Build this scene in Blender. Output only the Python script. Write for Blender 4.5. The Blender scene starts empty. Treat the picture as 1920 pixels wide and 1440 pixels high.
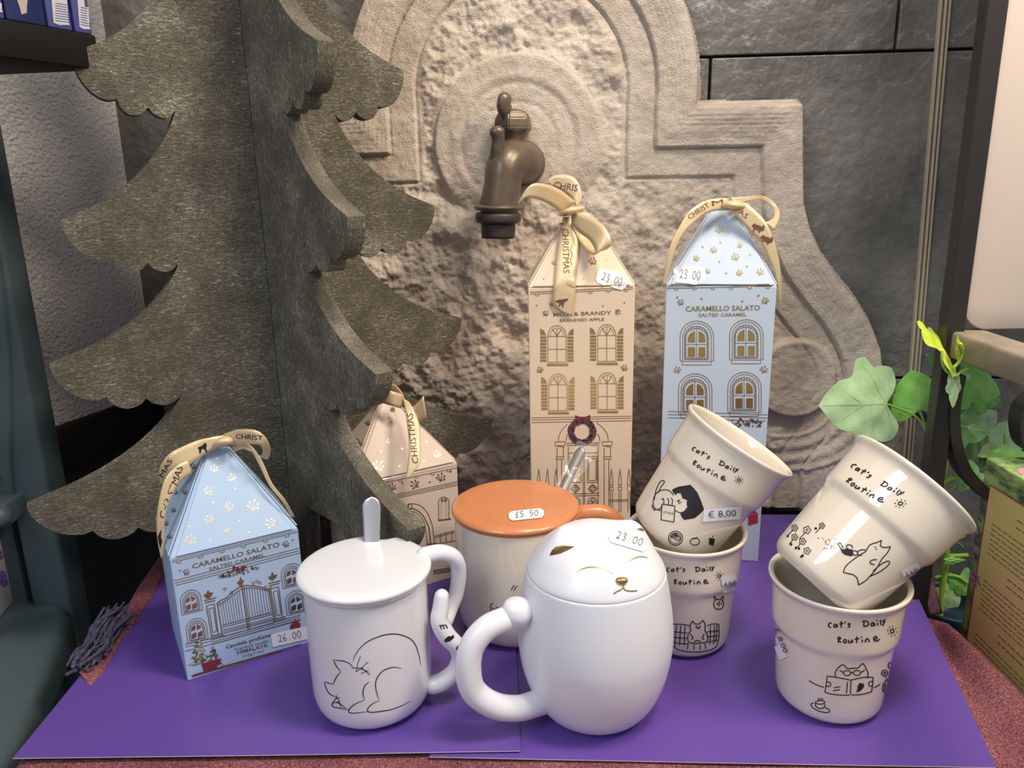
import bpy, bmesh, math, random
import numpy as np
from mathutils import Vector, Matrix
from mathutils.bvhtree import BVHTree
from mathutils.geometry import tessellate_polygon
random.seed(7)
SC = bpy.context.scene
COL = SC.collection
# ------------------------------------------------------------------ camera, world, lights, exposure
PITCH, ROLL, FPX, CAMZ = math.radians(15.0), math.radians(1.2), 1440.0, 0.36
F = Vector((0, math.cos(PITCH), -math.sin(PITCH)))
R0 = Vector((1, 0, 0)); U0 = Vector((0, math.sin(PITCH), math.cos(PITCH)))
CR = R0*math.cos(ROLL) - U0*math.sin(ROLL)
CU = U0*math.cos(ROLL) + R0*math.sin(ROLL)
CAM = Vector((0, 0, CAMZ))
cd = bpy.data.cameras.new('camera'); cam = bpy.data.objects.new('camera', cd); COL.objects.link(cam)
m = Matrix((CR, CU, -F)).transposed().to_4x4(); m.translation = CAM
cam.matrix_world = m
cd.sensor_width = 36; cd.lens = 36*FPX/1920; cd.clip_start = 0.02
SC.camera = cam
w = bpy.data.worlds.new('room_light'); SC.world = w; w.use_nodes = True
w.node_tree.nodes['Background'].inputs[0].default_value = (0.90, 0.93, 1.0, 1)
w.node_tree.nodes['Background'].inputs[1].default_value = 0.38
def area(name, loc, target, sx, sy, power, col):
    l = bpy.data.lights.new(name, 'AREA'); l.shape = 'RECTANGLE'; l.size = sx; l.size_y = sy
    l.energy = power; l.color = col
    o = bpy.data.objects.new(name, l); COL.objects.link(o); o.location = loc
    o.rotation_euler = (Vector(target)-Vector(loc)).to_track_quat('-Z', 'Y').to_euler()
    return o
area('shop_window_light', (-0.85, -0.40, 1.25), (-0.05, .6, .1), .8, .6, 13, (.84, .91, 1.0))
area('warm_ceiling_light', (0.80, 0.18, 1.15), (.20, .80, .25), .26, .26, 11, (1.0, .82, .62))
area('stone_fill_light', (0.36, 0.22, 1.35), (.22, .84, .20), .20, .20, 9.5, (1.0, .86, .70))  # added warm fill to brighten the stone, no known lamp
area('ceiling_tube_light', (0.25, 0.10, 1.5), (.1, .6, .0), .04, .8, 2.2, (1.0, .95, .88))
def spot(name, loc, target, power, ang, col, r=.02):
    l = bpy.data.lights.new(name, 'SPOT'); l.energy = power; l.spot_size = math.radians(ang); l.spot_blend = .6
    l.color = col; l.shadow_soft_size = r
    o = bpy.data.objects.new(name, l); COL.objects.link(o); o.location = loc
    o.rotation_euler = (Vector(target)-Vector(loc)).to_track_quat('-Z', 'Y').to_euler()
spot('ivy_fill_light', (0.22, 0.34, 1.05), (.50, .70, .03), 24, 24, (1.0, .92, .72))  # added spot standing in for sun on the ivy and leaf box
SC.view_settings.view_transform = 'Standard'; SC.view_settings.look = 'None'
SC.view_settings.exposure = 0.0; SC.view_settings.gamma = 1.0; SC.view_settings.use_curve_mapping = False

# ------------------------------------------------------------------ helpers
def ray(px, py):
    return (CR*((px-960)/FPX) - CU*((py-720)/FPX) + F)
def PZ(px, py, z=0.0):
    d = ray(px, py); return CAM + d*((z-CAM.z)/d.z)
def PY(px, py, y):
    d = ray(px, py); return CAM + d*(y/d.y)
def PX(px, py, x):
    d = ray(px, py); return CAM + d*(x/d.x)
def PP(px, py, p0, n):
    d = ray(px, py); return CAM + d*((Vector(p0)-CAM).dot(n)/d.dot(n))
def proj(p):
    q = Vector(p)-CAM; z = q.dot(F); return (960+FPX*q.dot(CR)/z, 720-FPX*q.dot(CU)/z)
def crop(ox, oy, s):
    return lambda pts: [(ox+x/s, oy+y/s) for x, y in pts]

def mat(name, col, rough=.5, metal=0., col2=None, nscale=20., nstretch=(1, 1, 1), bump=0., bscale=60., bdist=.001,
        detail=6., coat=0., spec=.5, sss=0., ramp=(.35, .65), voro=0., vscale=100.):
    mt = bpy.data.materials.new(name); mt.use_nodes = True
    nt = mt.node_tree; b = nt.nodes['Principled BSDF']
    b.inputs['Base Color'].default_value = (*col, 1); b.inputs['Roughness'].default_value = rough
    b.inputs['Metallic'].default_value = metal; b.inputs['Coat Weight'].default_value = coat
    b.inputs['Coat Roughness'].default_value = .08
    b.inputs['Specular IOR Level'].default_value = spec
    if sss:
        b.inputs['Subsurface Weight'].default_value = sss; b.inputs['Subsurface Scale'].default_value = .004
    tc = nt.nodes.new('ShaderNodeTexCoord'); mp = nt.nodes.new('ShaderNodeMapping')
    mp.inputs['Scale'].default_value = nstretch; nt.links.new(tc.outputs['Object'], mp.inputs['Vector'])
    if col2 is not None:
        n = nt.nodes.new('ShaderNodeTexNoise'); n.inputs['Scale'].default_value = nscale; n.inputs['Detail'].default_value = detail
        n.inputs['Roughness'].default_value = .65
        nt.links.new(mp.outputs[0], n.inputs['Vector'])
        r = nt.nodes.new('ShaderNodeValToRGB'); r.color_ramp.elements[0].position = ramp[0]; r.color_ramp.elements[1].position = ramp[1]
        r.color_ramp.elements[0].color = (*col, 1); r.color_ramp.elements[1].color = (*col2, 1)
        nt.links.new(n.outputs['Fac'], r.inputs[0]); nt.links.new(r.outputs[0], b.inputs['Base Color'])
    if bump:
        n2 = nt.nodes.new('ShaderNodeTexNoise'); n2.inputs['Scale'].default_value = bscale; n2.inputs['Detail'].default_value = detail
        nt.links.new(mp.outputs[0], n2.inputs['Vector'])
        src = n2.outputs['Fac']
        if voro:
            v = nt.nodes.new('ShaderNodeTexVoronoi'); v.inputs['Scale'].default_value = vscale; v.feature = 'SMOOTH_F1'
            nt.links.new(mp.outputs[0], v.inputs['Vector'])
            ad = nt.nodes.new('ShaderNodeMath'); ad.operation = 'MULTIPLY_ADD'; ad.inputs[1].default_value = voro
            nt.links.new(v.outputs['Distance'], ad.inputs[0]); nt.links.new(src, ad.inputs[2]); src = ad.outputs[0]
        bp = nt.nodes.new('ShaderNodeBump'); bp.inputs['Strength'].default_value = bump; bp.inputs['Distance'].default_value = bdist
        nt.links.new(src, bp.inputs['Height']); nt.links.new(bp.outputs[0], b.inputs['Normal'])
    return mt

def felt_mat(name='felt', vert=False):
    mt = mat(name, (.05, .047, .036), .95, spec=.12)
    nt = mt.node_tree; b = nt.nodes['Principled BSDF']
    tc = nt.nodes.new('ShaderNodeTexCoord')
    acc = None
    for i, (rx, ry, rz, sx, sy, sz) in enumerate(([(0, .3, .5, 160, 160, 900), (0, -.6, .5, 180, 180, 950), (0, 1.2, .5, 200, 200, 900)] if not vert else [(0, .2, .5, 900, 900, 170), (0, -.3, .5, 950, 950, 190), (0, .6, .5, 900, 900, 200)])):
        mp = nt.nodes.new('ShaderNodeMapping'); mp.inputs['Rotation'].default_value = (rx, ry, rz); mp.inputs['Scale'].default_value = (sx, sy, sz)
        mp.vector_type = 'TEXTURE' if False else 'POINT'
        nt.links.new(tc.outputs['Object'], mp.inputs[0])
        n = nt.nodes.new('ShaderNodeTexNoise'); n.inputs['Scale'].default_value = 1.3; n.inputs['Detail'].default_value = 3; n.inputs['Distortion'].default_value = 1.4
        nt.links.new(mp.outputs[0], n.inputs['Vector'])
        if acc is None: acc = n.outputs['Fac']
        else:
            mx = nt.nodes.new('ShaderNodeMath'); mx.operation = 'MAXIMUM'
            nt.links.new(acc, mx.inputs[0]); nt.links.new(n.outputs['Fac'], mx.inputs[1]); acc = mx.outputs[0]
    nb = nt.nodes.new('ShaderNodeTexNoise'); nb.inputs['Scale'].default_value = 28; nb.inputs['Detail'].default_value = 5
    nt.links.new(tc.outputs['Object'], nb.inputs['Vector'])
    ml = nt.nodes.new('ShaderNodeMath'); ml.operation = 'MULTIPLY_ADD'; ml.inputs[1].default_value = .28
    nt.links.new(nb.outputs['Fac'], ml.inputs[0]); nt.links.new(acc, ml.inputs[2])
    r = nt.nodes.new('ShaderNodeValToRGB'); e = r.color_ramp.elements
    e[0].position = .62; e[0].color = (.070, .064, .046, 1); e[1].position = .87; e[1].color = (.44, .41, .33, 1)
    k = e.new(.78); k.color = (.160, .146, .116, 1)
    nt.links.new(ml.outputs[0], r.inputs[0]); nt.links.new(r.outputs[0], b.inputs['Base Color'])
    bp = nt.nodes.new('ShaderNodeBump'); bp.inputs['Strength'].default_value = .5; bp.inputs['Distance'].default_value = .0006
    nt.links.new(ml.outputs[0], bp.inputs['Height']); nt.links.new(bp.outputs[0], b.inputs['Normal'])
    return mt

def woven_mat(name, c1, c2, c3):
    mt = mat(name, c1, .95, spec=.15)
    nt = mt.node_tree; b = nt.nodes['Principled BSDF']
    tc = nt.nodes.new('ShaderNodeTexCoord')
    def noise(sc, det, scl):
        mp = nt.nodes.new('ShaderNodeMapping'); mp.inputs['Scale'].default_value = scl; nt.links.new(tc.outputs['Object'], mp.inputs[0])
        n = nt.nodes.new('ShaderNodeTexNoise'); n.inputs['Scale'].default_value = sc; n.inputs['Detail'].default_value = det
        nt.links.new(mp.outputs[0], n.inputs['Vector']); return n.outputs['Fac']
    a = noise(1, 3, (1500, 600, 600)); c = noise(1, 3, (600, 1500, 600)); d = noise(14, 3, (1, 1, 1))
    def mth(op, x, y):
        n = nt.nodes.new('ShaderNodeMath'); n.operation = op
        for i, q in enumerate((x, y)):
            if isinstance(q, float): n.inputs[i].default_value = q
            else: nt.links.new(q, n.inputs[i])
        return n.outputs[0]
    s = mth('MAXIMUM', a, c); s2 = mth('ADD', s, mth('MULTIPLY', d, .25))
    r = nt.nodes.new('ShaderNodeValToRGB'); e = r.color_ramp.elements
    e[0].position = .52; e[0].color = (*c1, 1); e[1].position = .85; e[1].color = (*c3, 1); k = e.new(.68); k.color = (*c2, 1)
    nt.links.new(s2, r.inputs[0]); nt.links.new(r.outputs[0], b.inputs['Base Color'])
    bp = nt.nodes.new('ShaderNodeBump'); bp.inputs['Strength'].default_value = .8; bp.inputs['Distance'].default_value = .0008
    nt.links.new(s2, bp.inputs['Height']); nt.links.new(bp.outputs[0], b.inputs['Normal'])
    return mt

M = {}
M['felt'] = felt_mat(); M['feltv'] = felt_mat('felt_upright_fibres', True)
M['stone'] = mat('cast_stone', (.51, .42, .345), .92, col2=(.76, .665, .565), nscale=26, bump=1., bscale=850, bdist=.0016, detail=8, spec=.2, ramp=(.3, .68))
M['slate0'] = mat('slate_tile', (.085, .083, .080), .40, col2=(.21, .20, .185), nscale=9, bump=.9, bscale=60, bdist=.004, detail=10, spec=.5, ramp=(.36, .72))
def slate_mat():
    mt = mat('slate_tile', (.11, .107, .10), .34, col2=(.28, .265, .24), nscale=7, bump=1., bscale=70, bdist=.0042, detail=12, spec=.6, ramp=(.34, .70))
    nt = mt.node_tree; b = nt.nodes['Principled BSDF']; src = b.inputs['Base Color'].links[0].from_socket
    tc = nt.nodes.new('ShaderNodeTexCoord')
    def nz(sc, det, dist, vec=None):
        n = nt.nodes.new('ShaderNodeTexNoise'); n.inputs['Scale'].default_value = sc; n.inputs['Detail'].default_value = det; n.inputs['Distortion'].default_value = dist
        nt.links.new(tc.outputs['Object'], n.inputs['Vector']); return n.outputs['Fac']
    def band(fac, c, wd):
        r = nt.nodes.new('ShaderNodeValToRGB'); e = r.color_ramp.elements
        e[0].position = c-wd; e[0].color = (0, 0, 0, 1); e[1].position = c+wd; e[1].color = (0, 0, 0, 1); k = e.new(c); k.color = (1, 1, 1, 1)
        nt.links.new(fac, r.inputs[0]); return r.outputs[0]
    def mul(x, y):
        n = nt.nodes.new('ShaderNodeMath'); n.operation = 'MULTIPLY'; nt.links.new(x, n.inputs[0]); nt.links.new(y, n.inputs[1]); return n.outputs[0]
    def ramp(x, a, c_):
        r = nt.nodes.new('ShaderNodeValToRGB'); r.color_ramp.elements[0].position = a; r.color_ramp.elements[1].position = c_
        nt.links.new(x, r.inputs[0]); return r.outputs[0]
    veins = mul(band(nz(7, 6, 1.4), .5, .009), ramp(nz(5, 2, 0), .50, .60))
    specks = mul(ramp(nz(420, 2, 0), .66, .74), ramp(nz(22, 3, 0), .42, .62))
    ad = nt.nodes.new('ShaderNodeMath'); ad.operation = 'MAXIMUM'; nt.links.new(veins, ad.inputs[0]); nt.links.new(specks, ad.inputs[1])
    sc_ = nt.nodes.new('ShaderNodeMath'); sc_.operation = 'MULTIPLY'; sc_.inputs[1].default_value = .6; nt.links.new(ad.outputs[0], sc_.inputs[0])
    mx = nt.nodes.new('ShaderNodeMix'); mx.data_type = 'RGBA'; nt.links.new(sc_.outputs[0], mx.inputs['Factor']); nt.links.new(src, mx.inputs['A']); mx.inputs['B'].default_value = (.42, .41, .40, 1)
    nt.links.new(mx.outputs['Result'], b.inputs['Base Color'])
    return mt
M['slate'] = slate_mat()
M['grout'] = mat('dark_grout', (.012, .011, .010), .9)
M['plaster'] = mat('plaster', (.66, .64, .63), .9, bump=1., bscale=230, bdist=.0025, detail=3, voro=.5, vscale=300, spec=.2)
M['teal'] = mat('teal_paint', (.055, .085, .097), .5, col2=(.075, .110, .124), nscale=5, bump=.1, bscale=300, spec=.4)
M['darkshelf'] = mat('dark_shelf', (.009, .008, .009), .6, spec=.25)
M['darkbase'] = mat('dark_surface', (.030, .028, .034), .55, col2=(.045, .042, .050), nscale=8)
M['glaze'] = mat('white_glaze', (.73, .75, .81), .22, coat=.5, spec=.5)
M['matte'] = mat('satin_white_glaze', (.73, .755, .83), .36, coat=.15)
M['cream'] = mat('cream_glaze', (.76, .69, .585), .10, coat=.6)
M['orange'] = mat('orange_glaze', (.56, .21, .085), .28, coat=.3, col2=(.62, .24, .10), nscale=30)
M['ink'] = mat('black_ink', (.012, .012, .014), .45)
M['gold'] = mat('gold_foil', (.66, .47, .19), .27, metal=1.)
M['goldline'] = mat('bronze_foil', (.36, .25, .12), .35, metal=.75)
M['silver'] = mat('silver_foil', (.92, .88, .76), .3, metal=.5)
M['steel'] = mat('steel', (.90, .89, .90), .28, metal=1.)
M['darksteel'] = mat('dark_steel', (.13, .125, .12), .25, metal=1.)
M['bcard'] = mat('blue_card', (.40, .55, .76), .42)
M['ccard'] = mat('cream_card', (.76, .61, .45), .42)
M['ccard2'] = mat('pinkish_card', (.68, .575, .50), .42)
M['tbcard'] = mat('pale_blue_card', (.52, .62, .74), .42)
M['ribbon'] = mat('gold_ribbon', (.68, .53, .32), .36, metal=.12, bump=.2, bscale=600, spec=.6)
M['sheet'] = mat('purple_sheet', (.115, .060, .32), .34, spec=.55, bump=.03, bscale=90)
M['sheetedge'] = mat('white_paper_edge', (.75, .72, .72), .7)
M['cloth'] = woven_mat('red_woven_cloth', (.075, .024, .036), (.21, .070, .085), (.42, .20, .21))
M['cloth2'] = woven_mat('plum_woven_cloth', (.04, .015, .03), (.12, .045, .08), (.25, .13, .18))
M['fringe'] = mat('blue_yarn', (.035, .035, .065), .95, col2=(.11, .10, .18), nscale=200)
M['label'] = mat('white_label', (.82, .82, .86), .55)
M['pencil'] = mat('grey_pen', (.10, .10, .12), .6)
M['brass'] = mat('aged_brass', (.105, .080, .058), .36, metal=.35, col2=(.165, .125, .088), nscale=35, bump=.25, bscale=150, bdist=.001)
M['rubber'] = mat('black_plastic', (.035, .028, .026), .5)
M['blackmetal'] = mat('black_metal', (.014, .012, .011), .45, bump=.1, bscale=400)
M['bronze'] = mat('brown_metal', (.16, .13, .105), .5, col2=(.22, .18, .14), nscale=40, bump=.2, bscale=500)
M['beige'] = mat('beige_panel', (.44, .37, .335), .6)
M['leaf'] = mat('ivy_leaf', (.13, .42, .06), .35, col2=(.28, .62, .14), nscale=30, sss=.15, bump=.3, bscale=120)
M['leafd'] = mat('dark_ivy_leaf', (.07, .20, .07), .4, col2=(.15, .32, .13), nscale=30, bump=.3, bscale=120)
M['leafp'] = mat('pale_ivy_leaf', (.34, .54, .25), .45, col2=(.50, .68, .40), nscale=60, bump=.3, bscale=120)
M['leafy'] = mat('yellow_green_leaf', (.38, .46, .05), .4, sss=.2)
M['vein'] = mat('leaf_vein', (.42, .58, .28), .5)
M['stem'] = mat('green_stem', (.30, .50, .06), .4, sss=.2)
M['red'] = mat('red_print', (.42, .02, .05), .5)
M['dred'] = mat('dark_red_print', (.20, .03, .05), .5)
M['wreath'] = mat('wreath_print', (.09, .04, .05), .6, col2=(.30, .20, .20), nscale=500, ramp=(.45, .6))
M['dgreen'] = mat('dark_green_print', (.05, .07, .055), .6, col2=(.45, .45, .42), nscale=420, ramp=(.48, .56))
M['brown'] = mat('brown_print', (.16, .065, .045), .5)
M['leafbox'] = mat('leaf_print_card', (.035, .085, .03), .5, col2=(.32, .46, .17), nscale=22, nstretch=(1, 1, 3), ramp=(.42, .6))
M['goldpanel'] = mat('yellow_green_gradient_card', (.58, .56, .15), .5, col2=(.86, .52, .26), nscale=6, detail=1)
M['pink'] = mat('pink_flower_print', (.42, .20, .30), .5)
M['navy'] = mat('navy_card', (.018, .03, .11), .4)
M['bluebox'] = mat('blue_card_print', (.07, .08, .28), .4)
M['paper'] = mat('grey_white_paper', (.52, .52, .58), .6)
M['violet'] = mat('violet_print', (.22, .10, .42), .5)
M['trim'] = mat('cream_trim', (.55, .47, .34), .4)
M['potblue'] = mat('dark_blue_pot', (.02, .05, .09), .3)
g = bpy.data.materials.new('clear_wrap'); g.use_nodes = True; b = g.node_tree.nodes['Principled BSDF']
b.inputs['Roughness'].default_value = .06; b.inputs['Alpha'].default_value = .11; b.inputs['Base Color'].default_value = (1, 1, 1, 1); b.inputs['Specular IOR Level'].default_value = 1.
M['wrap'] = g

def obj(name, verts, faces, mt, parent=None, loc=None, smooth=True, mats=None, fm=None):
    """world-space verts; stored relative to the parent's (or own) base point"""
    o_loc = Vector(parent['_b']) if parent is not None else Vector(loc if loc is not None else (0, 0, 0))
    me = bpy.data.meshes.new(name)
    me.from_pydata([tuple(Vector(v)-o_loc) for v in verts], [], faces)
    me.materials.append(mt)
    for x in (mats or []): me.materials.append(x)
    if fm: me.polygons.foreach_set('material_index', fm)
    me.polygons.foreach_set('use_smooth', [smooth]*len(me.polygons))
    me.update()
    o = bpy.data.objects.new(name, me); COL.objects.link(o)
    if parent is not None: o.parent = parent; o['_b'] = tuple(o_loc)
    else: o.location = o_loc; o['_b'] = tuple(o_loc)
    return o
def thing(name, label, cat, loc, group=None):
    o = bpy.data.objects.new(name, None); COL.objects.link(o); o.location = loc; o.empty_display_size = .01
    o['label'] = label; o['category'] = cat; o['_b'] = tuple(loc)
    if group: o['group'] = group
    return o
# the child of a child: its parent mesh sits at its own origin, so the stored base stays the same
def tag(o, label, cat, group=None):
    o['label'] = label; o['category'] = cat
    if group: o['group'] = group
    return o
def struct(o): o['kind'] = 'structure'; return o

def crom(pts, n=6, closed=False):
    pts = [Vector(p) if not isinstance(p, (float, int)) else p for p in pts]
    if len(pts) < 3 and not closed: 
        a, b = pts[0], pts[-1]; return [a+(b-a)*(i/n) for i in range(n+1)]
    N = len(pts); out = []
    rng = range(N) if closed else range(N-1)
    for i in rng:
        if closed: p0, p1, p2, p3 = pts[(i-1) % N], pts[i], pts[(i+1) % N], pts[(i+2) % N]
        else:
            p1, p2 = pts[i], pts[i+1]; p0 = pts[i-1] if i else p1+(p1-p2); p3 = pts[i+2] if i+2 < N else p2+(p2-p1)
        for k in range(n):
            t = k/n
            out.append(.5*((2*p1)+(p2-p0)*t+(2*p0-5*p1+4*p2-p3)*t*t+(3*p1-p0-3*p2+p3)*t*t*t))
    if not closed: out.append(pts[-1])
    return out

def lathe(profile, seg=96, sub=4, M4=None, bump=None):
    pr = crom([Vector((r, z)) for r, z in profile], sub) if sub > 1 else [Vector(p) for p in profile]
    V, Fc = [], []
    n = len(pr)
    for (r, z) in pr:
        r = max(r, 0)
        for k in range(seg):
            a = 2*math.pi*k/seg
            p = Vector((r*math.sin(a), -r*math.cos(a), z))
            if bump: p = bump(p)
            V.append(M4 @ p if M4 else p)
    for i in range(n-1):
        for k in range(seg):
            k2 = (k+1) % seg
            Fc.append((i*seg+k, i*seg+k2, (i+1)*seg+k2, (i+1)*seg+k))
    return V, Fc

def tube(pts, rad, seg=14, n=6, sub=True, flat=1.0, caps=True):
    """rounded tube along smoothed path; rad number or list"""
    if not isinstance(rad, (list, tuple)): rad = [rad]*len(pts)
    q = [Vector((*p, r)) for p, r in zip(pts, rad)]
    q = crom(q, n) if sub and len(q) > 2 else q
    P = [Vector(v[:3]) for v in q]; Rr = [max(v[3], 1e-5) for v in q]
    if caps:
        d0 = (P[0]-P[1]).normalized(); d1 = (P[-1]-P[-2]).normalized(); r0, r1 = Rr[0], Rr[-1]
        a = [(P[0]+d0*r0*math.sin(t), r0*math.cos(t)) for t in (1.5, 1.2, .8, .4)]
        b = [(P[-1]+d1*r1*math.sin(t), r1*math.cos(t)) for t in (.4, .8, 1.2, 1.5)]
        P = [x[0] for x in a]+P+[x[0] for x in b]; Rr = [x[1] for x in a]+Rr+[x[1] for x in b]
    V, Fc = [], []
    T = (P[1]-P[0]).normalized(); up = Vector((0, 0, 1)) if abs(T.z) < .9 else Vector((1, 0, 0))
    N = T.cross(up).normalized()
    for i, p in enumerate(P):
        t = (P[min(i+1, len(P)-1)]-P[max(i-1, 0)])
        t = t.normalized() if t.length > 1e-9 else T
        N = (N-t*N.dot(t)).normalized(); B = t.cross(N); T = t
        for k in range(seg):
            a = 2*math.pi*k/seg
            V.append(p+(N*math.cos(a)+B*math.sin(a)*flat)*Rr[i])
    for i in range(len(P)-1):
        for k in range(seg):
            k2 = (k+1) % seg; Fc.append((i*seg+k, i*seg+k2, (i+1)*seg+k2, (i+1)*seg+k))
    Fc.append(tuple(range(seg))[::-1]); Fc.append(tuple((len(P)-1)*seg+k for k in range(seg)))
    return V, Fc

def boxm(o, ex, ey, ez, bev=.001, seg=2):
    """box from corner o with edge vectors, bevelled; world verts"""
    o, ex, ey, ez = Vector(o), Vector(ex), Vector(ey), Vector(ez)
    bm = bmesh.new()
    vs = [bm.verts.new(o+ex*i+ey*j+ez*k) for i in (0, 1) for j in (0, 1) for k in (0, 1)]
    for f in ((0, 1, 3, 2), (4, 6, 7, 5), (0, 4, 5, 1), (2, 3, 7, 6), (0, 2, 6, 4), (1, 5, 7, 3)):
        bm.faces.new([vs[i] for i in f])
    bmesh.ops.recalc_face_normals(bm, faces=bm.faces)
    if bev: bmesh.ops.bevel(bm, geom=bm.edges[:], offset=bev, segments=seg, profile=.5, affect='EDGES', clamp_overlap=True)
    return bmd(bm)
def bmd(bm):
    bm.verts.ensure_lookup_table()
    V = [v.co.copy() for v in bm.verts]; Fc = [tuple(v.index for v in f.verts) for f in bm.faces]; bm.free(); return V, Fc
def join(*parts):
    V, Fc = [], []
    for v, f in parts:
        n = len(V); V += list(v); Fc += [tuple(i+n for i in x) for x in f]
    return V, Fc
def prism(poly, d, bev=0.0, seg=2):
    """planar polygon (list of world pts) extruded by vector d"""
    bm = bmesh.new()
    a = [bm.verts.new(Vector(p)) for p in poly]
    f = bm.faces.new(a)
    r = bmesh.ops.extrude_face_region(bm, geom=[f])
    for v in [g for g in r['geom'] if isinstance(g, bmesh.types.BMVert)]: v.co += Vector(d)
    bmesh.ops.recalc_face_normals(bm, faces=bm.faces)
    if bev:
        ed = [e for e in bm.edges if len(e.link_faces) == 2 and e.calc_face_angle(0) > .6]
        bmesh.ops.bevel(bm, geom=ed, offset=bev, segments=seg, profile=.5, affect='EDGES', clamp_overlap=True)
    bmesh.ops.triangulate(bm, faces=[f for f in bm.faces if len(f.verts) > 4])
    return bmd(bm)

# ---- decals: real thin marks laid on a surface
class Surf:
    def __init__(s, *parts):
        V, Fc = join(*parts); s.t = BVHTree.FromPolygons([tuple(v) for v in V], Fc); s.last = None
    def hit(s, px, py, eps=.0002):
        d = ray(px, py).normalized()
        loc, n, i, dist = s.t.ray_cast(CAM, d)
        if loc is None: return None
        if n.dot(d) > 0: n = -n
        return loc + n*eps
class Ink:
    """collects strokes, fills and letters in photo coordinates, then lays them on a surface"""
    def __init__(s, surf, eps=.00022): s.S = surf; s.V = []; s.F = []; s.eps = eps
    def _q(s, ring):
        h = [s.S.hit(x, y, s.eps) for x, y in ring]
        if any(v is None for v in h): return
        if max((h[0]-v).length for v in h) > .03: return
        n = len(s.V); s.V += h; s.F.append(tuple(range(n, n+len(h))))
    def stroke(s, pts, w=1.6, smooth=True, step=5., closed=False, taper=False):
        p = [Vector((float(x), float(y))) for x, y in pts]
        if closed: p = crom(p, 5, True); p.append(p[0])
        elif smooth and len(p) > 2: p = crom(p, 5)
        q = [p[0]]
        for a, b in zip(p, p[1:]):
            k = max(1, int((b-a).length/step))
            for i in range(1, k+1): q.append(a+(b-a)*(i/k))
        L, Rr = [], []
        for i, c in enumerate(q):
            t = q[min(i+1, len(q)-1)]-q[max(i-1, 0)]
            if t.length < 1e-6: t = Vector((1, 0))
            t.normalize(); nn = Vector((-t.y, t.x))*w/2
            if taper: nn *= max(.25, math.sin(math.pi*min(1, max(0, (i+.6)/len(q))))**.4)
            L.append(c+nn); Rr.append(c-nn)
        h1 = [s.S.hit(v.x, v.y, s.eps) for v in L]; h2 = [s.S.hit(v.x, v.y, s.eps) for v in Rr]
        for i in range(len(q)-1):
            a = (h1[i], h1[i+1], h2[i+1], h2[i])
            if any(v is None for v in a) or (a[0]-a[2]).length > .02: continue
            n = len(s.V); s.V += a; s.F.append((n, n+1, n+2, n+3))
    def many(s, ls, tr=None, w=1.6, **k):
        for l in ls: s.stroke(tr(l) if tr else l, w, **k)
    def dot(s, x, y, r): s.fill([(x+r*math.cos(a*.785), y+r*math.sin(a*.785)) for a in range(8)], step=1e9)
    def ring(s, x, y, rx, ry=None, w=1.5, rot=0.):
        ry = ry or rx
        s.stroke([(x+rx*math.cos(a)*math.cos(rot)-ry*math.sin(a)*math.sin(rot), y+rx*math.cos(a)*math.sin(rot)+ry*math.sin(a)*math.cos(rot)) for a in [i*math.pi/6 for i in range(12)]], w, closed=True, step=3)
    def fill(s, pts, step=4.):
        if step > 1e8: s._q(pts); return
        ys = [p[1] for p in pts]; y = min(ys); y1 = max(ys); n = len(pts)
        rows = max(1, int((y1-y)/step)); dy = (y1-y)/rows
        def xs(yy):
            o = []
            for i in range(n):
                a, b = pts[i], pts[(i+1) % n]
                if (a[1] <= yy < b[1]) or (b[1] <= yy < a[1]): o.append(a[0]+(b[0]-a[0])*(yy-a[1])/(b[1]-a[1]))
            return sorted(o)
        for r in range(rows):
            ya, yb = y+r*dy, y+(r+1)*dy
            A, B = xs(ya+dy*.02), xs(yb-dy*.02)
            if len(A) != len(B): A = B = xs((ya+yb)/2)
            for i in range(0, len(A)-1, 2):
                k = max(1, int((A[i+1]-A[i])/(step*1.5)))
                for j in range(k):
                    f0, f1 = j/k, (j+1)/k
                    s._q([(A[i]+(A[i+1]-A[i])*f0, ya), (A[i]+(A[i+1]-A[i])*f1, ya), (B[i]+(B[i+1]-B[i])*f1, yb), (B[i]+(B[i+1]-B[i])*f0, yb)])
    def text(s, body, p0, p1, h, shear=0., bold=0., vec=None):
        """letters between p0 and p1 on the photo's frame, h = cap height"""
        V, Fc, wd = glyphs(body, bold)
        a, b = Vector(p0), Vector(p1); ex = (b-a)/wd
        ey = Vector(vec)*(h) if vec else Vector((ex.y, -ex.x)).normalized()*h
        ey = ey/0.7
        pts = [a+ex*x+ey*y for x, y in V]
        hh = [s.S.hit(p.x, p.y, s.eps) for p in pts]
        n = len(s.V)
        ok = {}
        for i, q in enumerate(hh):
            if q is not None: ok[i] = len(s.V); s.V.append(q)
        for f in Fc:
            if all(i in ok for i in f): s.F.append(tuple(ok[i] for i in f))
    def build(s, name, mt, parent, label=None):
        if not s.F: return None
        o = obj(name, s.V, s.F, mt, parent, smooth=False)
        if label: o['label'] = label
        return o
_g = {}
def glyphs(body, bold=0.):
    if (body, bold) in _g: return _g[(body, bold)]
    c = bpy.data.curves.new('t', 'FONT'); c.body = body; c.size = 1.; c.resolution_u = 2; c.offset = bold; c.fill_mode = 'FRONT'
    o = bpy.data.objects.new('t', c); COL.objects.link(o)
    dg = bpy.context.evaluated_depsgraph_get(); dg.update()
    me = bpy.data.meshes.new_from_object(o.evaluated_get(dg))
    V = [(v.co.x, v.co.y) for v in me.vertices]; Fc = [tuple(p.vertices) for p in me.polygons]
    bpy.data.objects.remove(o); bpy.data.curves.remove(c); bpy.data.meshes.remove(me)
    x0 = min(v[0] for v in V); x1 = max(v[0] for v in V)
    V = [(x-x0, y) for x, y in V]
    _g[(body, bold)] = (V, Fc, x1-x0); return _g[(body, bold)]

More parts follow.
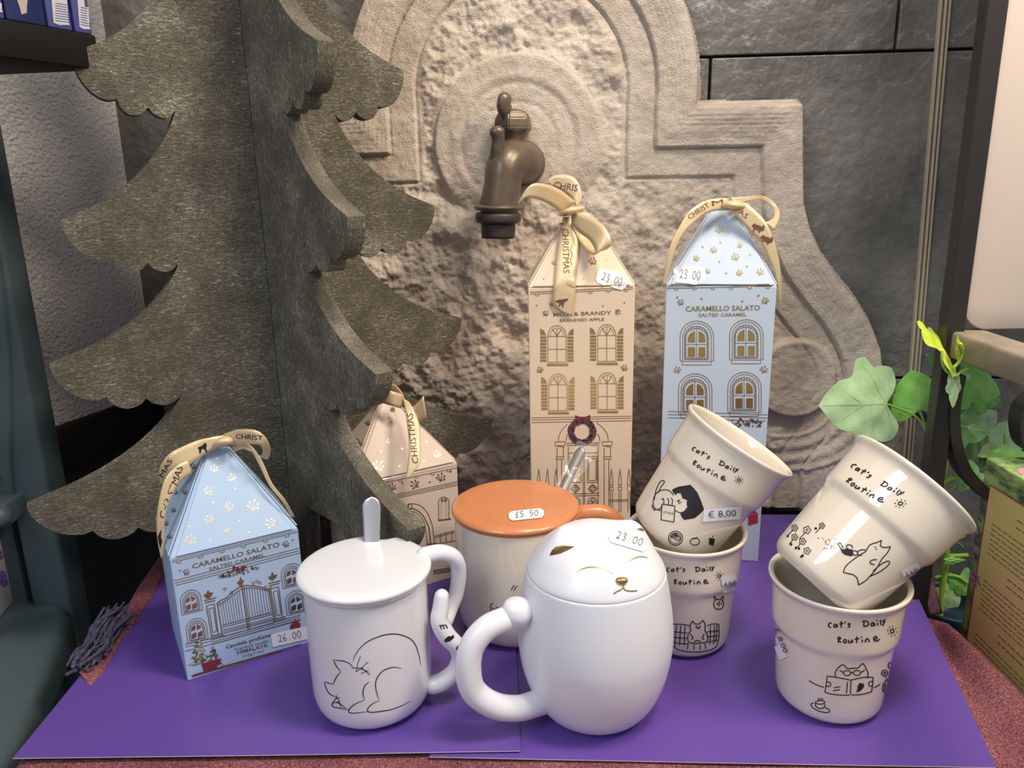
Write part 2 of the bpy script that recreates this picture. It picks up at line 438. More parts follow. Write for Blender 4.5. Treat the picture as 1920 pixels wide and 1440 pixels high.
HW = {  # handwritten digits, unit box, y down
 '2': [[(.1, .2), (.4, 0), (.8, .2), (.6, .6), (.1, 1), (.5, .9), (.95, 1)]],
 '3': [[(.1, .1), (.6, 0), (.8, .2), (.35, .45), (.85, .65), (.6, 1), (.05, .95)]],
 '5': [[(.9, 0), (.25, .02), (.2, .4), (.7, .45), (.8, .8), (.4, 1), (.05, .9)]],
 '6': [[(.8, 0), (.3, .3), (.1, .75), (.4, 1), (.8, .8), (.5, .55), (.15, .75)]],
 '0': [[(.5, .05), (.1, .35), (.15, .85), (.6, 1), (.9, .6), (.8, .15), (.45, .05)]],
 '.': [[(.3, .9), (.4, 1.)]],
 '£': [[(.9, .1), (.5, 0), (.3, .4), (.35, .8), (.05, 1), (.9, .95)], [(.05, .5), (.7, .45)]]}
def hand(ink, body, p0, p1, h, w=1.1):
    a, b = Vector(p0), Vector(p1); n = len(body); ex = (b-a)/n; up = Vector((ex.y, -ex.x)).normalized()*h
    for i, ch in enumerate(body):
        for st in HW[ch]:
            ink.stroke([tuple(a+ex*(i+x*.8)-up*(y-1)) for x, y in st], w, step=2.5)
def sticker(surf, parent, cx, cy, wv, hv, body, mode='hand', eps=.0007, hs=.5, notch=True, label=None):
    """price tag laid on a surface: wv, hv half-axis vectors in photo px"""
    c = Vector((cx, cy)); wv = Vector(wv); hv = Vector(hv)
    def q(u, v): p = c+wv*u+hv*v; return (p.x, p.y)
    k = Ink(surf, eps)
    sh = [(-1, -.55), (-.86, -1), (.86, -1), (1, -.55), (1, .55), (.86, 1), (-.86, 1), (-1, .55)] if notch else [(-1, -1), (1, -1), (1, 1), (-1, 1)]
    n = 10
    for i in range(n):   # strips across
        u0, u1 = -1+2*i/n, -1+2*(i+1)/n
        def vh(u): return 1.0 if not notch else min(1., .5+ (1-abs(u))*3.6)
        k._q([q(u0, -vh(u0)), q(u1, -vh(u1)), q(u1, 0), q(u0, 0)]); k._q([q(u0, 0), q(u1, 0), q(u1, vh(u1)), q(u0, vh(u0))])
    o = k.build('price_sticker', M['label'], parent, label or 'white price sticker')
    t = Ink(surf, eps+.00025)
    if mode == 'hand': hand(t, body, q(-.62, .45), q(.72, .45), hv.length*2*hs)
    else: t.text(body, q(-.72, .45), q(.75, .45), hv.length*2*hs)
    if o: t.build('price_writing', M['pencil'], o)
    return o
def strip(stations, n=6, th=.0005):
    """satin strip through stations (pointA, pointB) of world points"""
    A = crom([s[0] for s in stations], n); B = crom([s[1] for s in stations], n)
    V, Fc = [], []; W = 4
    for a, b in zip(A, B):
        for j in range(W+1): V.append(a+(b-a)*(j/W))
    for i in range(len(A)-1):
        for j in range(W):
            k = i*(W+1)+j; Fc.append((k, k+1, k+W+2, k+W+1))
    return V, Fc
# ------------------------------------------------------------------ setting
YAW = math.radians(4.0)
EX = Vector((math.cos(YAW), -math.sin(YAW), 0)); NB = Vector((-math.sin(YAW), -math.cos(YAW), 0)); EZ = Vector((0, 0, 1))
WB0 = Vector((0, .838, 0))           # tile face of the back wall
ST0 = Vector((0, .803, 0))           # reference plane of the stone relief
FLOOR = -.78
def onwall(px, py, p0=WB0):
    p = PP(px, py, p0, NB); return ((p-p0).dot(EX), p.z)
# floor
struct(obj('floor', *boxm((-1.8, -1.2, FLOOR-.04), (3.6, 0, 0), (0, 2.3, 0), (0, 0, .04), 0), M['darkbase'], loc=(0, 0, FLOOR-.04), smooth=False))
# back wall: slate tiles over grout
z1 = onwall(1570, 99)[1]; z2 = onwall(1700, 709)[1]; RH = z1-z2
sA = onwall(1683, 45)[0]; sB = onwall(1331, 150)[0]; TW = RH*1.95
parts = []
S0, S1 = -.47, 1.05
rows = [(z1+RH, z1+2*RH, sB), (z1, z1+RH, sA), (z2, z1, sB), (z2-RH, z2, sA), (z2-2*RH, z2-RH, sB), (z2-3*RH, z2-2*RH, sA)]
rng = random.Random(3)
for za, zb, s in rows:
    k = math.floor((S0-s)/TW)
    while s+k*TW < S1:
        a, bb = max(S0, s+k*TW)+.0014, min(S1, s+(k+1)*TW)-.0014
        k += 1
        if bb-a < .01: continue
        zl = max(za, FLOOR)+.0014; zh = zb-.0014
        if zh-zl < .02: continue
        parts.append(boxm(WB0+EX*a+EZ*zl-NB*.009, EX*(bb-a), NB*.009, EZ*(zh-zl), .0012, 2))
wb = obj('wall_back', *join(*parts), M['slate'], loc=WB0, smooth=False); struct(wb)
g = boxm(WB0+EX*S0+EZ*FLOOR-NB*.04, EX*(S1-S0), NB*.0335, EZ*(1.5-FLOOR), 0)
struct(obj('trim_3', *g, M['grout'], loc=WB0, smooth=False))
# cream corner strip running up the tiles
a = PP(1772, 0, WB0+NB*.003, NB); b_ = PP(1700, 865, WB0+NB*.003, NB)
d = (b_-a); a2 = a-d*.25; b2 = b_+d*.9
parts = []
for off, wd, hh in ((-.0052, .0022, .003), (-.0012, .0022, .004), (.0030, .0020, .003)):
    parts.append(boxm(a2+EX*off-NB*.003, EX*wd, NB*(hh+.003), b2-a2, .0005, 1))
struct(obj('trim_1', *join(*parts), M['trim'], loc=WB0, smooth=False))
# left plaster wall
CL = PP(240, 350, WB0, NB); CL.z = 0
dL = Vector((-.344, -1, 0)).normalized(); nL = Vector((1, -.344, 0)).normalized()
BZ = .128
struct(obj('wall_left', *boxm(CL-dL*.0+EZ*BZ-nL*.05, dL*1.1, nL*.05, EZ*(1.5-BZ), .001), M['plaster'], loc=CL+EZ*BZ, smooth=False))
struct(obj('wall_left_lower', *boxm(CL+EZ*FLOOR-nL*.05, dL*1.1, nL*.046, EZ*(BZ-FLOOR), .001), M['darkbase'], loc=CL+EZ*FLOOR, smooth=False))  # left wall is dark below the plaster
struct(obj('trim_2', *boxm(CL+EZ*(BZ-.045)-nL*.004, dL*1.1, nL*.010, EZ*.045, .002), M['grout'], loc=CL, smooth=False))

# ------------------------------------------------------------------ stone fountain relief
def lattice(seed, n=256):
    return np.random.RandomState(seed).rand(n, n)
def vnoise(x, y, L):
    n = L.shape[0]; xi = np.floor(x).astype(int); yi = np.floor(y).astype(int); fx = x-xi; fy = y-yi
    fx = fx*fx*(3-2*fx); fy = fy*fy*(3-2*fy)
    g = lambda i, j: L[(xi+i) % n, (yi+j) % n]
    return (g(0, 0)*(1-fx)+g(1, 0)*fx)*(1-fy)+(g(0, 1)*(1-fx)+g(1, 1)*fx)*fy
def fbm(x, y, f, octv=4, seed=1, gain=.5):
    s = 0; a = 1; tot = 0
    for o in range(octv):
        s = s+a*(vnoise(x*f+o*17.3, y*f+o*9.1, lattice(seed+o))-.5); tot += a; a *= gain; f *= 2.03
    return s/tot*2
def sm(a, b, x):
    t = np.clip((x-a)/(b-a), 0, 1); return t*t*(3-2*t)
c0 = np.array(onwall(975, 170, ST0)); rr = abs(onwall(1313, 170, ST0)[0]-c0[0])
s0 = c0[0]
RIGHT = [(1313, 192), (1506, 190), (1511, 196), (1511, 300), (1512, 380), (1524, 430), (1545, 478), (1575, 520), (1608, 560), (1640, 612), (1656, 655), (1661, 700), (1657, 745), (1645, 785), (1630, 800), (1622, 840), (1600, 870), (1575, 900), (1570, 985), (1570, 1010)]
rt = [np.array(onwall(x, y, ST0)) for x, y in RIGHT]
ang0 = math.atan2(rt[0][1]-c0[1], rt[0][0]-c0[0])
arc = [c0+rr*np.array([math.cos(t), math.sin(t)]) for t in np.linspace(math.pi/2, ang0, 24)]
half = arc+rt
zb = .0
poly = [tuple(p) for p in half]+[(half[-1][0], zb-.25)]
poly = poly+[(2*s0-x, z) for x, z in poly[::-1]]
poly = np.array(poly)
def sdf(X, Z, poly):
    dmin = np.full(X.shape, 1e9); ins = np.zeros(X.shape, bool); n = len(poly)
    for i in range(n):
        ax, az = poly[i]; bx, bz = poly[(i+1) % n]
        ex, ez = bx-ax, bz-az; L = ex*ex+ez*ez
        if L < 1e-12: continue
        t = np.clip(((X-ax)*ex+(Z-az)*ez)/L, 0, 1)
        dmin = np.minimum(dmin, np.hypot(X-ax-ex*t, Z-az-ez*t))
        c = ((az > Z) != (bz > Z)) & (X < (bx-ax)*(Z-az)/((bz-az) if bz != az else 1e-12)+ax)
        ins ^= c
    return np.where(ins, dmin, -dmin)
xs = np.arange(poly[:, 0].min()-.006, poly[:, 0].max()+.006, .00135)
zs = np.arange(0.0, poly[:, 1].max()+.006, .00135)
X, Z = np.meshgrid(xs, zs)
PA = [tuple(p) for p in arc]+[(arc[-1][0], -.6)]; PA = np.array(PA+[(2*s0-x, z) for x, z in PA[::-1]])
PB = [(s0, rt[0][1])]+[tuple(p) for p in rt[1:]]+[(rt[-1][0], zb-.25)]; PB = np.array(PB+[(2*s0-x, z) for x, z in PB[::-1]])
D = np.maximum(sdf(X, Z, PA)*np.where(Z > -.5, 1, 1), np.where(Z < 9, sdf(X, Z, PB), 0))
H = .031*sm(-.0035, .0035, D) + .0015*sm(.002, .012, D) - .004*sm(.012, .038, D)
for c_ in (.0125, .0165, .0205): H = H - .0007*np.exp(-((D-c_)/.0011)**2)
H = H - .0045*sm(.0395, .0415, D) - .0028*np.exp(-((D-.0410)/.0012)**2)
H = H - .0022*sm(.0675, .070, D) - .0026*np.exp(-((D-.0690)/.0013)**2)
inner = sm(.070, .078, D)
# smooth disc behind the tap with ring grooves
dc = np.array(onwall(970, 268, ST0)); rd = np.hypot(X-dc[0], Z-dc[1])
R1 = abs(onwall(1133, 268, ST0)[0]-dc[0]); 
disc = 1-sm(R1-.003, R1+.004, rd)
below = sm(dc[1]-.085, dc[1]-.02, Z)      # disc outline fades into hewn stone below
disc = disc*below
rough = inner*(1-disc)
H = H + disc*(.0045-.0000*rd) - .0030*np.exp(-((rd-R1*.99)/.0018)**2)*below*inner*(.45+.55*(X < dc[0])) - .0010*np.exp(-((rd-R1*.66)/.003)**2)*below + .0010*np.exp(-((rd-R1*.74)/.004)**2)*below
H = H - .0010*np.exp(-((rd-R1*.45)/.003)**2)*below
# hewn field
N1 = fbm(X, Z, 30, 5, 11, .55); N2 = fbm(X+3, Z+5, 75, 4, 31, .6); ridge = 1-np.abs(fbm(X+1, Z+2, 24, 4, 51))*2
H = H + rough*(N1*.0075+N2*.0056+ridge*.0022-.001)*(.55+.45*sm(.25, -.05, X-s0)+.35*sm(.16, .05, Z))+0*rough
# broken ledge left below the tap
for (px, py, rx, rz, hh) in ((870, 425, .034, .016, .007), (1010, 395, .016, .018, .009), (1100, 405, .018, .02, .008), (960, 520, .05, .05, .004), (800, 560, .06, .06, .003)):
    c = onwall(px, py, ST0); q = ((X-c[0])/rx)**2+((Z-c[1])/rz)**2; H = H+hh*np.exp(-q**2)*rough
# volutes at the sides and the foot mouldings
for px, py, pr, hh in ((1492, 712, 78, .012), (458, 712, 78, .012), (905, 905, 75, .008)):
    c = onwall(px, py, ST0); r = pr*.000553; q = np.hypot(X-c[0], (Z-c[1])); k = 1-sm(r-.003, r+.001, q)
    sp = np.exp(-((q-r*.70-.004*np.sin(np.arctan2(Z-c[1], X-c[0])))/.003)**2)*.30+np.exp(-((q-r*.3)/.004)**2)*.2
    H = np.maximum(H*(1-.6*k), 0)+k*(.018*.6+hh*.9)-k*sp*.0022 if hh > .01 else H+k*hh-k*sp*.003
c = onwall(1478, 742, ST0)
for px_, sx in ((1478, 1), (472, 1)):
    c = onwall(px_, 742, ST0); q = np.hypot(X-c[0], (Z-c[1])*1.15)
    foot = sm(.052, .056, q)*(1-sm(.098, .104, q))*(Z < c[1]-.02)*sm(.004, .012, D)
    H = H + foot*(.0020*np.cos((q-.052)*math.pi*2/.0165)*.5+.002)
vr = np.abs(X-s0) > .15
H = H + (D > .004)*(fbm(X, Z, 240, 3, 71)*.0007+fbm(X, Z, 60, 3, 91)*.0009)
H = H + sm(.004, .01, D)*(1-sm(.034, .039, D))*np.sin(D*1500+fbm(X, Z, 20, 2, 5)*2)*.00025*(1+fbm(X, Z, 90, 3, 6)*2)
keep = D > -.0045
nz, nx = X.shape
idx = -np.ones(X.shape, int)
kq = keep[:-1, :-1] | keep[1:, :-1] | keep[:-1, 1:] | keep[1:, 1:]
used = np.zeros(X.shape, bool)
used[:-1, :-1] |= kq; used[1:, :-1] |= kq; used[:-1, 1:] |= kq; used[1:, 1:] |= kq
idx[used] = np.arange(used.sum())
base = ST0 - NB*.03
Hh = H[used]; Xx = X[used]; Zz = Z[used]
PW = np.stack([base.x+EX.x*Xx+NB.x*Hh, base.y+EX.y*Xx+NB.y*Hh, Zz], 1)
jj, ii = np.nonzero(kq)
FQ = np.stack([idx[jj, ii], idx[jj, ii+1], idx[jj+1, ii+1], idx[jj+1, ii]], 1)
ST_base = Vector((PP(975, 500, ST0, NB).x, PP(975, 500, ST0, NB).y, 0))
me = bpy.data.meshes.new('stone_fountain')
me.vertices.add(len(PW)); me.vertices.foreach_set('co', (PW-np.array(ST_base)).ravel())
me.loops.add(FQ.size); me.polygons.add(len(FQ))
me.loops.foreach_set('vertex_index', FQ.ravel()); me.polygons.foreach_set('loop_start', np.arange(len(FQ))*4)
me.polygons.foreach_set('use_smooth', np.ones(len(FQ), bool)); me.update(calc_edges=True); me.validate()
me.materials.append(M['stone'])
so = bpy.data.objects.new('stone_fountain', me); COL.objects.link(so); so.location = ST_base
tag(so, 'beige carved stone wall fountain slab with arched top and side scrolls', 'fountain')
def stoneH(px, py):
    s, z = onwall(px, py, ST0); i = int(np.clip((s-xs[0])/.00135, 0, nx-1)); j = int(np.clip((z-zs[0])/.00135, 0, nz-1)); return H[j, i]

# ------------------------------------------------------------------ brass tap
tb = PP(965, 300, ST0-NB*.012, NB)
t = thing('water_tap', 'aged brass garden tap with black hose adapter on the stone fountain', 'tap', tb)
yT = tb.y
def T_(px, py, dy): return PY(px, py, yT+dy)
obj('flange', *tube([T_(984, 307, .004), T_(980, 306, -.010)], [.0235, .0222], 32, sub=False), M['brass'], t)
body = [T_(982, 306, -.004), T_(974, 304, -.026), T_(958, 302, -.043), T_(946, 318, -.052), T_(942, 350, -.055), T_(937, 386, -.055)]
obj('spout', *tube(body, [.0215, .0205, .0198, .0186, .0178, .0195], 28, n=8), M['brass'], t)
def ringm(px, py, dy, r, h, px2=None, py2=None, seg=32):
    a = T_(px, py, dy); return tube([a, a-EZ*h], [r, r], seg, sub=False)
obj('collar', *tube([T_(934, 384, -.055), T_(934, 388, -.055), T_(934, 394, -.055)], [.0200, .0238, .0215], 32, caps=False), M['brass'], t)
ha = obj('hose_adapter', *join(tube([T_(934, 399, -.055), T_(934, 404, -.055), T_(934, 414, -.055), T_(934, 418, -.055)], [.0208, .0220, .0220, .0192], 32, n=3, caps=False),
                               tube([T_(934, 418, -.055), T_(934, 428, -.055), T_(934, 446, -.055)], [.0166, .0166, .0162], 32, n=3, caps=False)), M['rubber'], t)
ha['label'] = 'black plastic hose adapter'
b0 = T_(965, 285, -.018)
obj('valve_neck', *tube([T_(965, 300, -.018), T_(963, 262, -.018), T_(962, 246, -.018)], [.0125, .0120, .0165], 24), M['brass'], t)
hx = T_(962, 243, -.018)
bm = bmesh.new(); rings = []
for (r, h) in ((.0188, -.002), (.0196, .002), (.0186, .010), (.0150, .016), (.008, .0185)):
    rings.append([bm.verts.new(hx+Vector((r*math.cos(a), r*math.sin(a), h))) for a in [i*math.pi/3+.3 for i in range(6)]])
for A, B in zip(rings, rings[1:]):
    for i in range(6): bm.faces.new((A[i], A[(i+1) % 6], B[(i+1) % 6], B[i]))
bm.faces.new(rings[0][::-1]); bm.faces.new(rings[-1])
bmesh.ops.bevel(bm, geom=bm.edges[:], offset=.0012, segments=2, affect='EDGES', clamp_overlap=True)
obj('bonnet_nut', *bmd(bm), M['brass'], t, smooth=False)
obj('handle', *join(tube([T_(955, 232, -.022), T_(950, 214, -.026), T_(945, 200, -.030), T_(946, 185, -.031)], [.0085, .0066, .0066, .0062], 18, flat=1.3),
                   tube([T_(960, 232, -.015), T_(958, 226, -.02)], [.006, .006], 14, sub=False)), M['brass'], t)
obj('lever', *tube([T_(934, 296, -.058), T_(933, 280, -.060), T_(934, 262, -.061), T_(932, 248, -.062)], [.0072, .0056, .0050, .0060], 16, flat=1.2), M['brass'], t)

# ------------------------------------------------------------------ felt tree
TC = Vector((-.204, .665, 0)); 
dA = Vector((-.869, -.494, 0)).normalized(); dF = Vector((.131, -.155, 0)).normalized()
nA = Vector((-dA.y, dA.x, 0))
TI = []
for px, py in ((132, 100), (112, 410), (92, 682), (50, 945)):
    q = PP(px, py, TC, nA); TI.append(((q-TC).dot(dA), q.z))
dr = (TI[3][0]-TI[0][0])/3; dz = (TI[0][1]-TI[3][1])/3
TI = [(TI[0][0]-dr*3, TI[0][1]+dz*3), (TI[0][0]-dr*2, TI[0][1]+dz*2), (TI[0][0]-dr, TI[0][1]+dz)]+TI
print('TIERS', TI, [tuple(int(v) for v in proj(TC-dA*r+EZ*z)) for r, z in TI], [tuple(int(v) for v in proj(TC+dF*r+EZ*z)) for r, z in TI], [tuple(int(v) for v in proj(TC+EZ*z)) for r, z in TI])
def wing_profile(top=.96):
    pts = []   # from apex down on one side, r >= 0
    rn, zn = 0.0, top
    for k, (Rr, zt) in enumerate(TI):
        p0 = Vector((rn, zn)); p3 = Vector((Rr, zt)); h = zn-zt; wd = Rr-rn
        c1 = p0+Vector((wd*.10, -h*.36)); c2 = p0+Vector((wd*.42, -h*.82))
        for i in range(0 if k == 0 else 1, 13):
            t = i/13; pts.append(p0*(1-t)**3+c1*3*t*(1-t)**2+c2*3*t*t*(1-t)+p3*t**3)
        n_r, n_z = .48*Rr, zt-.034
        cusps = [(Rr*1.0, zt-.001), (.80*Rr, zt-.031), (.64*Rr, zt-.0365), (n_r, n_z)]
        # rounded tip
        for i, (u, v) in enumerate(zip(cusps, cusps[1:])):
            a, b = Vector(u), Vector(v); dd = b-a; nn = Vector((dd.y, -dd.x)); nn = nn if nn.y < 0 else -nn
            if i == 0: nn = Vector((.5, -1))
            nn.normalize(); bulge = (.0105, .0088, .0088)[i]
            K = 9
            for j in range(0, K+(1 if i == 2 else 0)):
                t = j/K; s = math.sin(math.pi*t)**.65 if t > 0 else 0
                pts.append(a+dd*t+nn*bulge*s*1.0)
        rn, zn = n_r, n_z
    pts.append(Vector((.034, zn-.004))); pts.append(Vector((.030, .03))); pts.append(Vector((.036, .0032)))
    return pts
WP = wing_profile()
TH = .0145
def wing(d, r0, sgn=1):
    n = Vector((-d.y, d.x, 0))*TH
    P = [TC+d*max(p.x, r0)+EZ*p.y-n*.5 for p in WP]
    P = [TC+d*r0+EZ*.96-n*.5]+P[1:]+[TC+d*r0+EZ*.0032-n*.5]
    return prism(P, n, .0016, 2)
tr = thing('felt_tree', 'tall grey-green felt Christmas tree of interlocking scalloped panels', 'christmas tree', TC+EZ*.0032)
obj('left_wing', *wing(dA, TH*.45), M['felt'], tr, smooth=False)
obj('right_wing', *wing(-dA, TH*.45), M['felt'], tr, smooth=False)
obj('front_wing', *wing(dF, .0012), M['feltv'], tr, smooth=False)
obj('back_wing', *wing(-dF, .0012), M['feltv'], tr, smooth=False)

# ------------------------------------------------------------------ table, cloth, sheets
ZT = -.006
tbl = thing('display_table', 'low table under the red woven cloth', 'table', (0, .55, FLOOR))
obj('tabletop', *boxm((-.325, .30, ZT-.028), (.660, 0, 0), (0, .500, 0), (0, 0, .025), .003), M['darkshelf'], tbl)
for x in (-.30, .305):
    for y in (.34, .76): obj('leg', *boxm((x-.015, y-.015, FLOOR), (.03, 0, 0), (0, .03, 0), (0, 0, -FLOOR+ZT-.028), .002), M['darkshelf'], tbl)
# cloth: grid with a raised hem to the right
xs_ = np.concatenate([np.linspace(-.345, -.30, 8), np.linspace(-.29, .29, 50), np.linspace(.295, .41, 60)])
ys_ = np.linspace(.285, .768, 100)
V, Fc = [], []
def cloth_h(x, y, xr):
    z = ZT+.0035+.0006*math.sin(x*41+y*13)*math.sin(y*37)
    xc = .343+.0025*math.sin(y*31)
    w_ = max(.006, xc-xr)
    e = (x-xr)/w_
    if e > 0: t = min(1, e*1.2); z += .013*(t*t*(3-2*t))*(1+.12*math.sin(y*28))
    if x > xc: z -= (x-xc)*1.5+(x-xc)**2*30
    if x < -.325: z -= (-.325-x)*1.1
    if y < .30: z -= (.30-y)*2
    return z
for y in ys_:
    a = PZ(1870, 1440, 0); b = PZ(1757, 1200, 0)
    xr = a.x+(b.x-a.x)*(y-a.y)/(b.y-a.y)+.003
    for x in xs_: V.append((x+0, y, cloth_h(x, y, xr)))
nx_ = len(xs_)
Fc = [(j*nx_+i, j*nx_+i+1, (j+1)*nx_+i+1, (j+1)*nx_+i) for j in range(len(ys_)-1) for i in range(nx_-1)]
cl = obj('woven_cloth', V, Fc, M['cloth'], loc=(0, .55, ZT)); tag(cl, 'red and violet woven cloth spread under the purple sheets', 'cloth')
md = cl.modifiers.new('t', 'SOLIDIFY'); md.thickness = .0018; md.offset = 0
# fringe knot at the left edge
rng = random.Random(5); fr = []
def fp(px, py, z): return PZ(px, py, z)
path = [(222, 1150), (196, 1180), (180, 1212), (160, 1236), (148, 1252)]
for k in range(90):
    ox, oy = rng.uniform(-17, 17), rng.uniform(-13, 13); z0 = rng.uniform(-.002, .012)
    i0 = rng.choice([0, 0, 1]); seg_ = path[i0:i0+rng.choice([3, 4])]
    pts = [fp(x+ox*(1+.3*rng.random())+rng.uniform(-11, 11), y+oy+rng.uniform(-9, 9), z0+rng.uniform(-.005, .005)) for x, y in seg_]
    if len(pts) >= 3: fr.append(tube(pts, rng.uniform(.0008, .0016), 6, n=4))
fo = obj('yarn_tassel', *join(*fr), M['fringe'], cl); fo['label'] = 'blue-violet yarn tassel'
# narrow loose hem beyond the sheet on the left
st = [(300, 1045, 332, 1035), (262, 1100, 292, 1112), (235, 1145, 262, 1160), (205, 1180, 232, 1200), (160, 1240, 195, 1262), (148, 1262, 170, 1290)]
hem = strip([(PZ(a, b, .004), PZ(c, d, .001)) for a, b, c, d in st])
ho = obj('hem', *hem, M['cloth'], cl); md = ho.modifiers.new('t', 'SOLIDIFY'); md.thickness = .002
# plum fold at the far right
st = [(1705, 1010, 1705, 1075, .64), (1722, 1050, 1720, 1095, .635), (1740, 1070, 1730, 1112, .62), (1756, 1105, 1738, 1128, .60), (1768, 1150, 1748, 1150, .585)]
V1, F1 = strip([(PY(a, b, y+.012), PY(c, d, y)) for a, b, c, d, y in st])
fo2 = obj('folded_corner', V1, F1, M['cloth2'], cl); md = fo2.modifiers.new('t', 'SOLIDIFY'); md.thickness = .003; fo2['label'] = 'dark plum folded cloth corner'

def sheet(name, pxs, z, curl, label):
    c = [PZ(x, y, z) for x, y in pxs]      # front-left, front-right, back-right, back-left
    V, Fc, fm = [], [], []; n = 24
    for j in range(n+1):
        for i in range(n+1):
            u, v = i/n, j/n
            p = (c[0]*(1-u)+c[1]*u)*(1-v)+(c[3]*(1-u)+c[2]*u)*v
            p.z = z+curl*math.exp(-v*9)*(math.cos(u*math.pi*2)*.5+.5)
            V.append(p)
    for j in range(n):
        for i in range(n): Fc.append((j*(n+1)+i, j*(n+1)+i+1, (j+1)*(n+1)+i+1, (j+1)*(n+1)+i))
    o = obj(name, V, Fc, M['sheet'], loc=(c[0]+c[2])/2, mats=[M['sheetedge']], smooth=False)
    md = o.modifiers.new('t', 'SOLIDIFY'); md.thickness = .0006; md.offset = 1; md.material_offset_rim = 1
    tag(o, label, 'sheet'); return o
sheet('purple_sheet', [(805, 1421), (1868, 1441), (1650, 966), (900, 966)], .0004, .0002, 'glossy purple sheet on the right, under the cups and the cat-face mug')
sheet('purple_sheet', [(24, 1424), (976, 1410), (958, 1000), (365, 1005)], .0022, .0004, 'glossy purple sheet on the left, overlapping the other sheet under the white mug')
# ------------------------------------------------------------------ mugs and cups
def at(v): return Matrix.Translation(Vector(v))
def handle_tube(pxs, rad, n=8, seg=20, flat=1.0):
    return tube([PY(x, y, d) for x, y, d in pxs], rad, seg, n=n, flat=flat)
SH = .0028     # resting height on the left sheet's top; the right sheet's top
SR = .0010
# --- white mug with lid and sleeping-cat line drawing
c = PZ(683, 1060, .108); mc = Vector((c.x, c.y, SH))
W1 = thing('lidded_mug', 'white lidded mug with a sleeping cat line drawing and a striped tail handle', 'mug', mc, 'lidded cat mugs')
bp = [(0, .0), (.028, .0), (.0335, .0015), (.0385, .006), (.0408, .013), (.0415, .024), (.0416, .060), (.0412, .0985), (.0405, .1000), (.0385, .0990), (.0380, .090), (.0378, .02), (.030, .006), (0, .005)]
body = lathe(bp, 128, 3, at(mc)); sb = Surf(body)
obj('body', *body, M['glaze'], W1)
# lid: disc with a rounded rim and a spoon notch at the back
def lid_disc(center, R, th, notch_dir, nr, dome=.0012, seg=160):
    pr = [(0, th+dome), (R*.35, th+dome*.9), (R*.7, th+dome*.5), (R*.90, th+.0001), (R*.965, th-.0010), (R, th*.60), (R*.995, th*.32), (R*.97, th*.1), (R*.93, 0), (R*.5, 0), (0, 0)]
    nd = Vector((notch_dir[0], notch_dir[1], 0)).normalized()*R*1.03
    def bump(p):
        d = Vector((p.x-nd.x, p.y-nd.y, 0)); L = d.length
        if L < nr:
            d2 = d/L if L > 1e-5 else Vector((-nd.x, -nd.y, 0)).normalized()
            if d2.dot(nd) > -0.1*R: 
                u = -nd.normalized(); s = 1 if (d2.cross(nd)).z > 0 else -1
                d2 = (d2-nd.normalized()*max(0, d2.dot(nd.normalized()))).normalized()
            return Vector((nd.x+d2.x*nr, nd.y+d2.y*nr, p.z))
        return p
    V, Fc = lathe(pr, seg, 4, None, bump)
    return [Vector(center)+v for v in V], Fc
lc = mc+EZ*.0995
nd = PZ(722, 1004, .1065)-lc
lid = lid_disc(lc, .0452, .0070, (nd.x, nd.y), .0112)
obj('lid', *lid, M['glaze'], W1)
y0 = mc.y
obj('handle', *handle_tube([(795, 1042, y0+.015), (826, 1036, y0+.018), (851, 1045, y0+.022), (860, 1070, y0+.026), (856, 1110, y0+.027), (846, 1140, y0+.024), (838, 1165, y0+.018)],
                           [.0062, .0058, .0056, .0056, .0054, .0050, .0045]), M['glaze'], W1)
tail = handle_tube([(828, 1118, y0-.006), (826, 1140, y0-.008), (824, 1165, y0-.010), (838, 1192, y0-.010), (856, 1212, y0-.008), (862, 1235, y0-.006), (852, 1260, y0-.006), (830, 1278, y0-.006), (812, 1284, y0-.006)],
                   [.0050, .0056, .0062, .0064, .0062, .0060, .0062, .0066, .0066])
to = obj('tail_handle', *tail, M['glaze'], W1)
k = Ink(Surf(tail)); T6 = crop(540, 920, 3.0)
for ln in ([(850, 758), (892, 756)], [(858, 758), (862, 778)], [(872, 757), (878, 778)], [(888, 756), (896, 775)]): k.stroke(T6(ln), 2.2)
k.fill(T6([(878, 838), (900, 818), (930, 812), (936, 824), (915, 845), (885, 853)]), 2); k.fill(T6([(942, 885), (965, 862), (978, 866), (975, 880), (952, 897)]), 2)
k.build('tail_stripes', M['ink'], to)
k = Ink(sb)
k.many([[(368, 960), (375, 930), (405, 885), (445, 850), (490, 828), (545, 810), (600, 805), (650, 815), (690, 835), (715, 865), (730, 905), (740, 945), (745, 985)],
 [(640, 1000), (600, 992), (560, 1000), (525, 1020), (500, 1055), (492, 1090), (500, 1140), (513, 1180)],
 [(513, 1180), (480, 1195), (455, 1215), (447, 1238), (470, 1246), (520, 1240), (580, 1230), (640, 1208), (692, 1180)],
 [(455, 1075), (430, 1100), (422, 1140), (430, 1178)], [(430, 1178), (395, 1190), (365, 1208), (345, 1228), (343, 1245), (360, 1250), (400, 1248), (447, 1242)],
 [(370, 1000), (350, 975), (320, 960), (290, 955), (256, 952)], [(256, 952), (272, 985), (297, 1018)], [(297, 1018), (275, 1045), (262, 1070), (255, 1088)],
 [(255, 1088), (230, 1082), (205, 1075)], [(205, 1075), (215, 1110), (230, 1137), (250, 1152), (275, 1160)],
 [(358, 997), (400, 998), (430, 1008), (450, 1025), (460, 1037)],
 [(275, 1160), (262, 1178), (250, 1198), (255, 1215), (290, 1222), (320, 1228), (345, 1233)], [(250, 1198), (275, 1188), (300, 1205), (330, 1225)]], T6, 1.8, taper=True)
